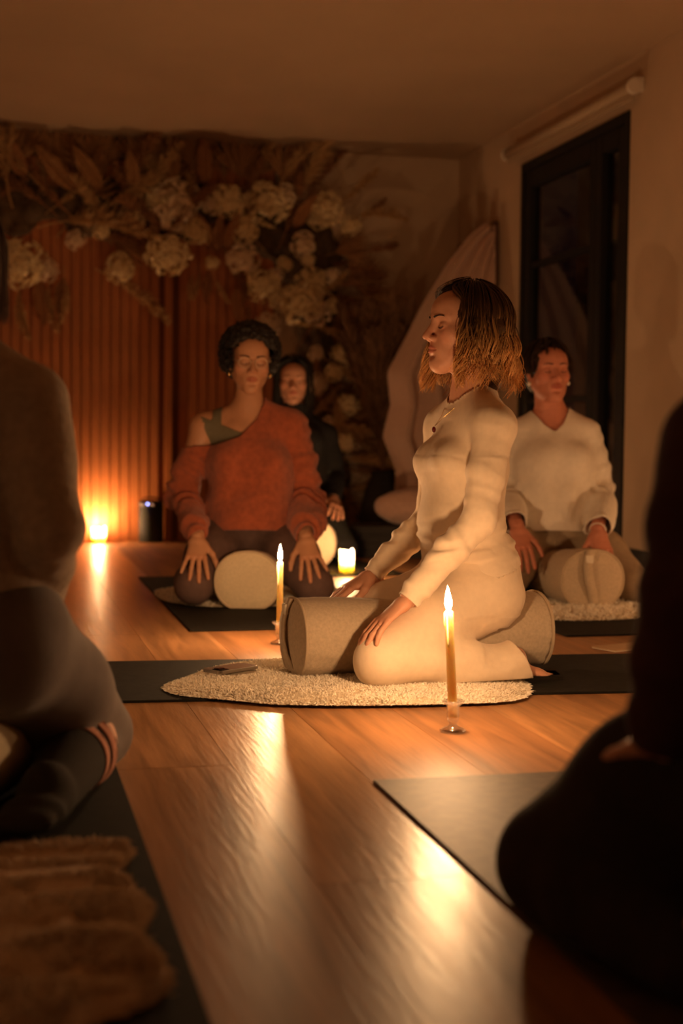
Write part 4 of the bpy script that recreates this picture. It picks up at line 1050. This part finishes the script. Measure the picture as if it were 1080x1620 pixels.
e.garment('leggings',M_LEG,e.T[:2]+e.H+e.Lg['L'][:2]+e.Lg['R'][:2]+[cap(j['k'+q],j['k'+q]*.5+j['a'+q]*.5+A3((0,0,.008)),.061,.058,k=.012) for q in 'LR'],.006,.007,lambda V: V[:,2]-.42,None,sol=0,floorz=.012)
for sd in 'LR':
    lp=[e.Lg[sd][2],e.Lg[sd][3]]+e.Ft[sd]
    sk=e.garment('sock',M_SOCK,lp,.008,.006,lambda V,sd=sd:.40-along(V,sd),None,floorz=.012)
    for (t0,t1) in ((.42,.465),(.50,.545)):
        e.garment('sock_stripe',M_SALMON,[e.Lg[sd][2],e.Lg[sd][3]],.0105,.006,lambda V,sd=sd,t0=t0,t1=t1:np.maximum(t0-along(V,sd),along(V,sd)-t1)*.4,None,sol=.001,floorz=.011).parent=sk
e.hair(M_HAIRD,strands(260,71,lambda p:.12,60,(.004,.018),.004,1.2,.05,.003,tone=TD2,segs=14),cap_prims=[ell(CAPC,(.082,.10,.09),None,.02)],cap_cut=hairline(.04,.065),cap_tone=(1,1,1))
bolE=bolster(e.o+e.f*.10,e.rz,'cream bolster end at the left edge under the figure with striped socks',L=.66,a=.118,b=.108,m=M_BOLC,tab=False); bolE.location.z=.007

# ---------------------------------------------------------------- F: right foreground figure in shadow
f=Person('shadowed figure in a maroon knit kneeling in the right foreground, knee towards the centre',.60,1.72,-17)
J=f.J
f.set(sL=J(1150,715,'x',-.165),eL=J(1092,960,'x',-.235),wL=J(1052,1165,'x',-.235),kL=J(893,1365,'x',-.24))
f.j['aL']=(-.22,-.04,.055); f.j['tL']=(-.20,-.19,.03)
for k in 'sek': x,y,z=f.j[k+'L']; f.j[k+'R']=(-x,y,z)
f.prims(bust=.8,g=1.12,arm=1.1,leg=1.15)
j=f.jj
f.body(M_SKIN,dict(L=((.05,.9,-.42),(0,.4,.9),.5,1),R=((-.05,.9,-.42),(0,.4,.9),.5,1)),dict(rot=(.1,0,0),h=.004),h=.010)
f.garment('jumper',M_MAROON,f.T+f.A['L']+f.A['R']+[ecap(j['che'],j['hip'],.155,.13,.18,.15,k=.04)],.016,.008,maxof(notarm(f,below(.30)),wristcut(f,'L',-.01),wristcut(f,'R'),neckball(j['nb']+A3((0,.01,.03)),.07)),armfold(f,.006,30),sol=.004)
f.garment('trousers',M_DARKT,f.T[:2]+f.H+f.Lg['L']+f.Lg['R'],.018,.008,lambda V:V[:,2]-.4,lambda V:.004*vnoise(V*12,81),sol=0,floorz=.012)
f.hair(M_HAIRD,strands(260,91,lambda p:.14,60,(.004,.018),.004,1.2,.05,.003,tone=TD2,segs=14),cap_prims=[ell(CAPC,(.082,.10,.09),None,.02)],cap_cut=hairline(.04,.065),cap_tone=(1,1,1))
bolF=bolster(f.o+f.f*.05,f.rz,'canvas bolster hidden under the shadowed right foreground figure',L=.64,a=.115,b=.105,tab=False); bolF.location.z=.007

# ================================================================== BACK WALL DECOR
# slatted wood panel
xs0=on_y(-330,600,YB).x; xs1=on_y(432,600,YB).x; xpost=on_y(265,600,YB).x
panel=empty('slatted_wall_panel',((xs0+xs1)/2,YB,0),0,'tall orange-brown wood panel of narrow vertical slats on the back wall','wall panel'); pcx=(xs0+xs1)/2
box('backing_board',xs0-pcx,xs1-pcx,-.026,-.012,.001,2.30,M_SLATB,panel)
x=xs0+.03; sl_me=None
bm=bmesh.new(); bm_box(bm,-.0265,.0265,-.044,-.026,.001,2.28,.003); sl_me=bpy.data.meshes.new('slat'); bm.to_mesh(sl_me); bm.free(); sl_me.materials.append(M_SLAT)
while x<xs1-.02:
    if abs(x-xpost)>.045:
        o=link_mesh('slat',sl_me,panel); o.location=(x-pcx,random.uniform(-.002,.002),0)
    x+=.0585
box('joint_batten',xpost-pcx-.022,xpost-pcx+.022,-.062,-.026,.001,2.30,M_SLAT,panel,.003)

# dried flower installation ------------------------------------------------
R_=np.random.RandomState(12)
def flower_me(nm,seed,m,npet=90):
    r=np.random.RandomState(seed); V=[];F=[]
    clumps=[v/np.linalg.norm(v) for v in r.randn(9,3)]
    for i in range(npet):
        v=r.randn(3); v/=np.linalg.norm(v)
        if v[1]>.55: v[1]*=-1
        bmp=max(float(v@c) for c in clumps); R0=.62+.38*max(0,(bmp-.55)/.45)
        c=v*R0*A3((1,.8,.9)); t=np.cross(v,r.randn(3)); t/=np.linalg.norm(t); s=np.cross(v,t); l=r.uniform(.20,.36); w=l*.8
        b=len(V); V+=[c-t*l-v*.10,c+s*w*.5+v*.10,c+t*l+v*.10,c-s*w*.5+v*.10,c+v*.0-v*.02]
        F+=[(b,b+1,b+4),(b+1,b+2,b+4),(b+2,b+3,b+4),(b+3,b,b+4)]
    # core
    b=len(V); n=8
    for i in range(n+1):
        for k in range(10): th=PI*i/n; a=2*PI*k/10; V.append(A3((math.sin(th)*math.cos(a),.8*math.sin(th)*math.sin(a),.9*math.cos(th)))*.60)
    for i in range(n):
        for k in range(10): F.append((b+i*10+k,b+i*10+(k+1)%10,b+(i+1)*10+(k+1)%10,b+(i+1)*10+k))
    me=bpy.data.meshes.new(nm); me.from_pydata([tuple(v) for v in V],[],F); me.materials.append(m); return me
def plume_me(seed,m,n=260,wid=.13,droop=.25):
    """unit length along +z, bends to +x"""
    r=np.random.RandomState(seed); P=[];F=[]
    def c(t): return A3((droop*t*t,0,t))
    V,F=tube([c(t) for t in np.linspace(0,.95,8)],[.008]*8,5); V=[A3(v) for v in V]
    for i in range(n):
        t=.28+.72*r.rand(); w=wid*math.sin(PI*min(1,max(.05,(t-.24)/.80)))**.7
        a=r.rand()*2*PI; d=A3((math.cos(a),math.sin(a),r.uniform(.7,1.6)))*w*r.uniform(.6,1.1); p=c(t); q=p+d; s=np.cross(d,r.randn(3)); s/=np.linalg.norm(s)+1e-9; s*=.010
        b=len(V); V+=[p-s,p+s,p+d*.6+s*1.1-A3((0,0,.005)),q-A3((0,0,.015))]; F+=[(b,b+1,b+2),(b,b+2,b+3)]
    me=bpy.data.meshes.new('pampas_plume'); me.from_pydata([tuple(v) for v in V],[],F); me.materials.append(m); return me
def palm_me(seed,m,nb=15,spread=2.2):
    r=np.random.RandomState(seed); V,F=tube([(0,0,-.35),(0,0,0)],.012,5); V=[A3(v) for v in V]
    for i in range(nb):
        a=(i/(nb-1)-.5)*spread; l=.85+.15*math.cos(a)*r.uniform(.8,1.1); d=A3((math.sin(a),-.08+.05*r.randn(),math.cos(a))); s=A3((math.cos(a),0,-math.sin(a))); w=.055
        b=len(V); m_=d*l*.6
        V+=[A3((0,0,0)),m_-s*w+A3((0,.02,0)),m_-A3((0,.03,0)),m_+s*w+A3((0,.02,0)),d*l+A3((0,-.06*r.rand(),0))]
        F+=[(b,b+1,b+2),(b,b+2,b+3),(b+1,b+4,b+2),(b+2,b+4,b+3)]
    me=bpy.data.meshes.new('fan_palm_leaf'); me.from_pydata([tuple(v) for v in V],[],F); me.materials.append(m); return me
def spear_me(seed,m):
    r=np.random.RandomState(seed); V=[];F=[]
    n=10
    for i in range(n+1):
        t=i/n; w=.17*math.sin(PI*(t**.75))**.8+.004; z=t; y=-.18*t*t
        V+=[(-w,y+.03*math.sin(i*1.7),z),(-w*.45,y-.03,z),(0,y+.012,z),(w*.45,y-.03,z),(w,y+.03*math.cos(i*1.7),z)]
    for i in range(n):
        for k in range(4): F.append((i*5+k,i*5+k+1,i*5+k+6,i*5+k+5))
    me=bpy.data.meshes.new('dried_leaf'); me.from_pydata(V,[],F); me.materials.append(m); return me
FL=[flower_me('flower_head',s,M_CREAM) for s in (1,2,3)]+[flower_me('flower_head',s,M_CREAM2,70) for s in (4,5)]
PL=[plume_me(s,M_PAMPAS,260,.12,.25) for s in (1,2)]+[plume_me(3,M_PAMPAS2,260,.14,.35),plume_me(4,M_PAMPAS,320,.17,.5),plume_me(5,M_PAMPAS2,240,.10,.15)]
PA=[palm_me(s,M_PALM) for s in (1,2)]+[palm_me(3,M_PALM,11,1.3)]
SPR=[spear_me(1,M_PALM),spear_me(2,M_PAMPAS2)]
ac=on_y(300,420,YB)
arch=empty('dried_flower_arch',(ac.x,YB-.002,ac.z),0,'large arch of dried pampas, palm leaves and cream flowers along the back wall','flower arrangement')
def put(me,px,py,out,size,ang=0.0,lean=0.0,spin=0.0,flat=1.0):
    """ang: screen angle of the local +z axis, clockwise from up"""
    p=on_y(px,py,YB-out); o=link_mesh(me.name.split('.')[0],me,arch)
    o.matrix_local=Matrix.Translation(p-Vector((ac.x,YB-.002,ac.z)))@Matrix.Rotation(ang,4,'Y')@Matrix.Rotation(lean,4,'X')@Matrix.Rotation(spin,4,'Z')@Matrix.Diagonal((size,size*flat,size,1))
    return o
# mossy backing that carries the stems
cl=[(-260,330),(-120,320),(20,320),(150,330),(280,330),(400,350),(480,400),(500,470),(500,550),(505,640),(520,740),(530,830)]
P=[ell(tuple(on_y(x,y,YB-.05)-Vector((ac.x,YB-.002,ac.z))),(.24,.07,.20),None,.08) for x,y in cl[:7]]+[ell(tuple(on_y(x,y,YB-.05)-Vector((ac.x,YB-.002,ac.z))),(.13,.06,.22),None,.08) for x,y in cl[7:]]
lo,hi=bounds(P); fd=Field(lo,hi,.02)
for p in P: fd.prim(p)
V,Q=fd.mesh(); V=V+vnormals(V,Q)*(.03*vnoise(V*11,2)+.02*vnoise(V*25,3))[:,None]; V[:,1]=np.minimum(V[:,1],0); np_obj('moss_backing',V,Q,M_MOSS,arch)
mm=.00195  # half a pixel at the back wall, metres
for (x,y,w) in ((30,415,74),(-6,405,50),(75,427,34),(120,640-260,30),(205,346,40),(190,424,46),(280,325,76),(250,318,40),(265,402,62),(308,367,36),(335,322,34),(362,318,52),(388,365,42),(385,411,48),(335,416,20),(425,322,66),(452,312,40),(520,331,52),(505,345,36),(554,357,30),(480,388,42),(487,411,20),(450,418,24),(436,437,24),(415,452,48),(440,470,36),(494,447,52),(527,437,26),(475,482,62),(500,492,46),(423,515,40),(526,484,24),(547,560,44),(528,590,28),(550,640,34),(505,607,34),(545,700,30),(520,672,28),(500,560,26),(160,365,26),(-60,400,70),(-120,380,60),(-170,420,70)):
    put(random.choice(FL),x,y,random.uniform(.16,.27),w*mm*1.12,random.uniform(-.6,.6),0,random.uniform(-.5,.5),.75)
# drooping and rising plumes placed after the photograph
for (x,y,l,deg,k) in ((150,425,.52,117,0),(100,420,.34,176,1),(78,425,.36,190,1),(30,430,.38,185,1),(20,330,.62,-25,3),(70,300,.5,-40,0),(60,360,.6,70,3),(120,380,.55,80,2),(140,340,.5,60,0),(180,320,.5,35,2),(230,330,.45,20,0),(270,310,.35,8,2),(305,310,.38,12,4),(350,300,.36,-5,2),(400,300,.36,15,0),(440,300,.38,20,3),(490,310,.40,32,2),(525,330,.36,50,0),(545,350,.34,62,3),(560,400,.30,80,2),(555,470,.34,95,0),(560,540,.34,80,3),(550,600,.36,100,2),(550,690,.36,110,0),(520,600,.40,160,3),(505,700,.4,175,2),(530,760,.36,165,0),(320,415,.24,190,0),(335,425,.22,170,0),(312,420,.2,205,1),(372,420,.22,165,4),(560,300+60,.28,40,4),(-40,300,.6,-10,3),(-90,330,.6,-30,2),(-30,420,.4,180,1),(600,640,.3,120,3),(400,460,.3,200,2),(420,540,.26,190,4)):
    put(PL[k],x,y,random.uniform(.10,.24),l,math.radians(deg+random.uniform(-6,6)),random.uniform(-.05,.25),random.uniform(0,6.28) if k!=3 else 0)
for i in range(70):
    t=R_.rand()*(len(cl)-1.01); k=int(t); x=cl[k][0]*(1-t+k)+cl[k+1][0]*(t-k)+R_.uniform(-35,35); y=cl[k][1]*(1-t+k)+cl[k+1][1]*(t-k)+R_.uniform(-45,60 if k<6 else 30)
    base=R_.uniform(-70,70) if k<6 else R_.uniform(30,170)
    put(PL[R_.randint(5)],x,y,R_.uniform(.06,.18),R_.uniform(.26,.5),math.radians(base),R_.uniform(-.1,.3),R_.uniform(0,6.28))
for (x,y,l,deg,k) in ((240,395,.20,5,0),(345,395,.22,0,1),(335,390,.22,-25,0),(355,392,.22,22,1),(270,285,.26,5,0),(325,290,.28,-4,1),(215,300,.24,-12,0),(225,380,.20,-30,1),(160,300,.3,-35,0),(375,455,.24,180,1),(400,430,.22,200,0),(330,430,.2,185,1),(460,450,.26,150,0),(465,360,.24,30,1),(120,300,.34,-48,0),(40,280,.3,-30,1),(100,440,.26,185,0),(60,445,.28,170,1)):
    put(SPR[k],x,y,random.uniform(.14,.24),l,math.radians(deg),.15,random.uniform(-.3,.3))
for (x,y,l,deg,k) in ((20,260,.34,-10,0),(90,270,.34,25,1),(160,270,.30,-15,0),(230,270,.28,15,1),(300,265,.28,0,2),(380,280,.28,10,0),(450,290,.28,25,1),(530,400,.24,70,2),(520,520,.26,90,0),(540,660,.26,110,1),(180,380,.26,100,0),(110,330,.34,60,1),(400,400,.24,190,2),(345,350,.22,180,0),(-60,260,.34,-20,1),(490,590,.24,200,2),(555,450,.24,60,1)):
    put(PA[k],x,y,random.uniform(.07,.14),l,math.radians(deg),.1,random.uniform(-.3,.3))
for i in range(60):   # fine wiry sprays breaking the outline
    t=R_.rand()*(len(cl)-1.01); k=int(t); x=cl[k][0]*(1-t+k)+cl[k+1][0]*(t-k); y=cl[k][1]*(1-t+k)+cl[k+1][1]*(t-k)
    a=math.radians(R_.uniform(-80,80) if k<6 else R_.uniform(20,160)); p=on_y(x,y,YB-.12)-Vector((ac.x,YB-.002,ac.z)); l=R_.uniform(.25,.5)
    pts=[(p.x+math.sin(a+.25*u*R_.randn())*l*u,p.y-.08*u*u,p.z+math.cos(a)*l*u) for u in np.linspace(0,1,6)]
    V,F=tube(pts,[.003*(1-.6*u) for u in np.linspace(0,1,6)],4); mesh_obj('twig',V,F,M_TWIG,arch)

# tall dried-grass bouquet in the corner ----------------------------------------
gb=on_floor(600,880); gb=Vector((2.30,8.52,0))
gv=empty('dried_grass_bouquet',gb,0,'tall bunch of dark brown dried grass standing in the corner beside the linen drape','dried grass')
V,F=lathe([(0,0),(.10,0),(.13,.05),(.14,.18),(.11,.32),(.07,.40),(.075,.44),(.065,.44),(.06,.40),(.09,.3),(0,.28)],28); mesh_obj('vase',V,F,M_DARKB,gv)
GR=[plume_me(s,mat('grass_brown',(.20,.10,.045),.95,(30,.2)),420,.15,.35) for s in (11,12,13)]
for i in range(26):
    o=link_mesh('grass_plume',GR[i%3],gv); a=R_.uniform(.75,1.7)*PI if i%3 else R_.rand()*2*PI; ln=R_.uniform(.02,.12)
    o.matrix_local=Matrix.Translation((0,0,.38))@Matrix.Rotation(a,4,'Z')@Matrix.Rotation(ln,4,'Y')@Matrix.Diagonal((.52,.52,R_.uniform(.80,1.12),1))

# linen drape hanging from a wooden peg on the right wall -------------------------
pegp=on_x(785,360,XR); YD=pegp.y-.02
peg=tag(box('wall_peg_board',XR-.035,XR-.001,YD-.03,YD+.03,pegp.z-.42,pegp.z+.03,M_WOODD,None,.004),'narrow dark wooden board on the wall holding up the pink linen drape','peg board')
Lf=[(766,352),(738,374),(702,420),(662,488),(642,530),(611,590),(617,640),(604,690),(624,745),(618,830)]
Rt=[(784,356),(788,380),(790,420),(792,488),(794,540),(796,590),(798,640),(800,700),(802,760),(804,830)]
V=[];F=[];nu=46;rows=60
Lp=[on_y(x,y,YD) for x,y in Lf]; Rp=[on_y(x,y,YD) for x,y in Rt]
for i in range(rows+1):
    t=i/rows*(len(Lf)-1); k=min(int(t),len(Lf)-2); fr_=t-k
    a0=Lp[k].lerp(Lp[k+1],fr_); b0=Rp[k].lerp(Rp[k+1],fr_)
    for jx in range(nu+1):
        u=jx/nu; q=a0.lerp(b0,u); s=i/rows
        q=Vector((min(q.x,XR-.045),q.y-.06-.05*math.sin(PI*u)*s + (.014+.045*s)*math.sin(u*27+1.2*math.sin(s*3))+.018*math.sin(u*55+s*3)*s, q.z-.06*math.sin(PI*u)*(1-s)))
        V.append(tuple(q))
for i in range(rows):
    for jx in range(nu): F.append((i*(nu+1)+jx,i*(nu+1)+jx+1,(i+1)*(nu+1)+jx+1,(i+1)*(nu+1)+jx))
dr_=mesh_obj('linen_drape',V,F,M_BLANK); md=dr_.modifiers.new('t','SOLIDIFY'); md.thickness=.006
tag(dr_,'pinkish linen drape fanning down from a peg in the corner by the door','drape')
# pink plush cushion and dark folded blankets below
def soft(name,c,rad,m,label,cat,seed):
    f_=Field(-A3(rad)*1.3-.03,A3(rad)*1.3+.03,.012); f_.prim(ell((0,0,0),(rad[0],rad[1],rad[2]),None,.01)); f_.prim(ell((rad[0]*.35,0,-rad[2]*.2),(rad[0]*.75,rad[1]*1.05,rad[2]*.8),None,.08))
    V,Q=f_.mesh(); V=V+vnormals(V,Q)*(.012*vnoise(V*14,seed))[:,None]; V[:,2]=np.maximum(V[:,2],-rad[2]); o=np_obj(name,V,Q,m,None); o.location=(c[0],c[1],c[2]+rad[2]); return tag(o,label,cat)
pcq=at_depth(636,832,7.9)
fz=.17
bl=empty('folded_blankets',(pcq.x,pcq.y,0),-YAW,'dark folded blankets stacked on the floor in the back corner','blanket')
for i in range(4): 
    z=.002+i*.042; dx=random.uniform(-.02,.02); box('fold',-.30+dx,.34+dx,-.20,.20,z,z+.040,M_DARKB,bl,.016)
soft('plush_cushion',(pcq.x+.05,pcq.y,fz),(.20,.13,.10),M_PINKC,'pink plush cushion on the dark folded blankets in the corner','cushion',3)
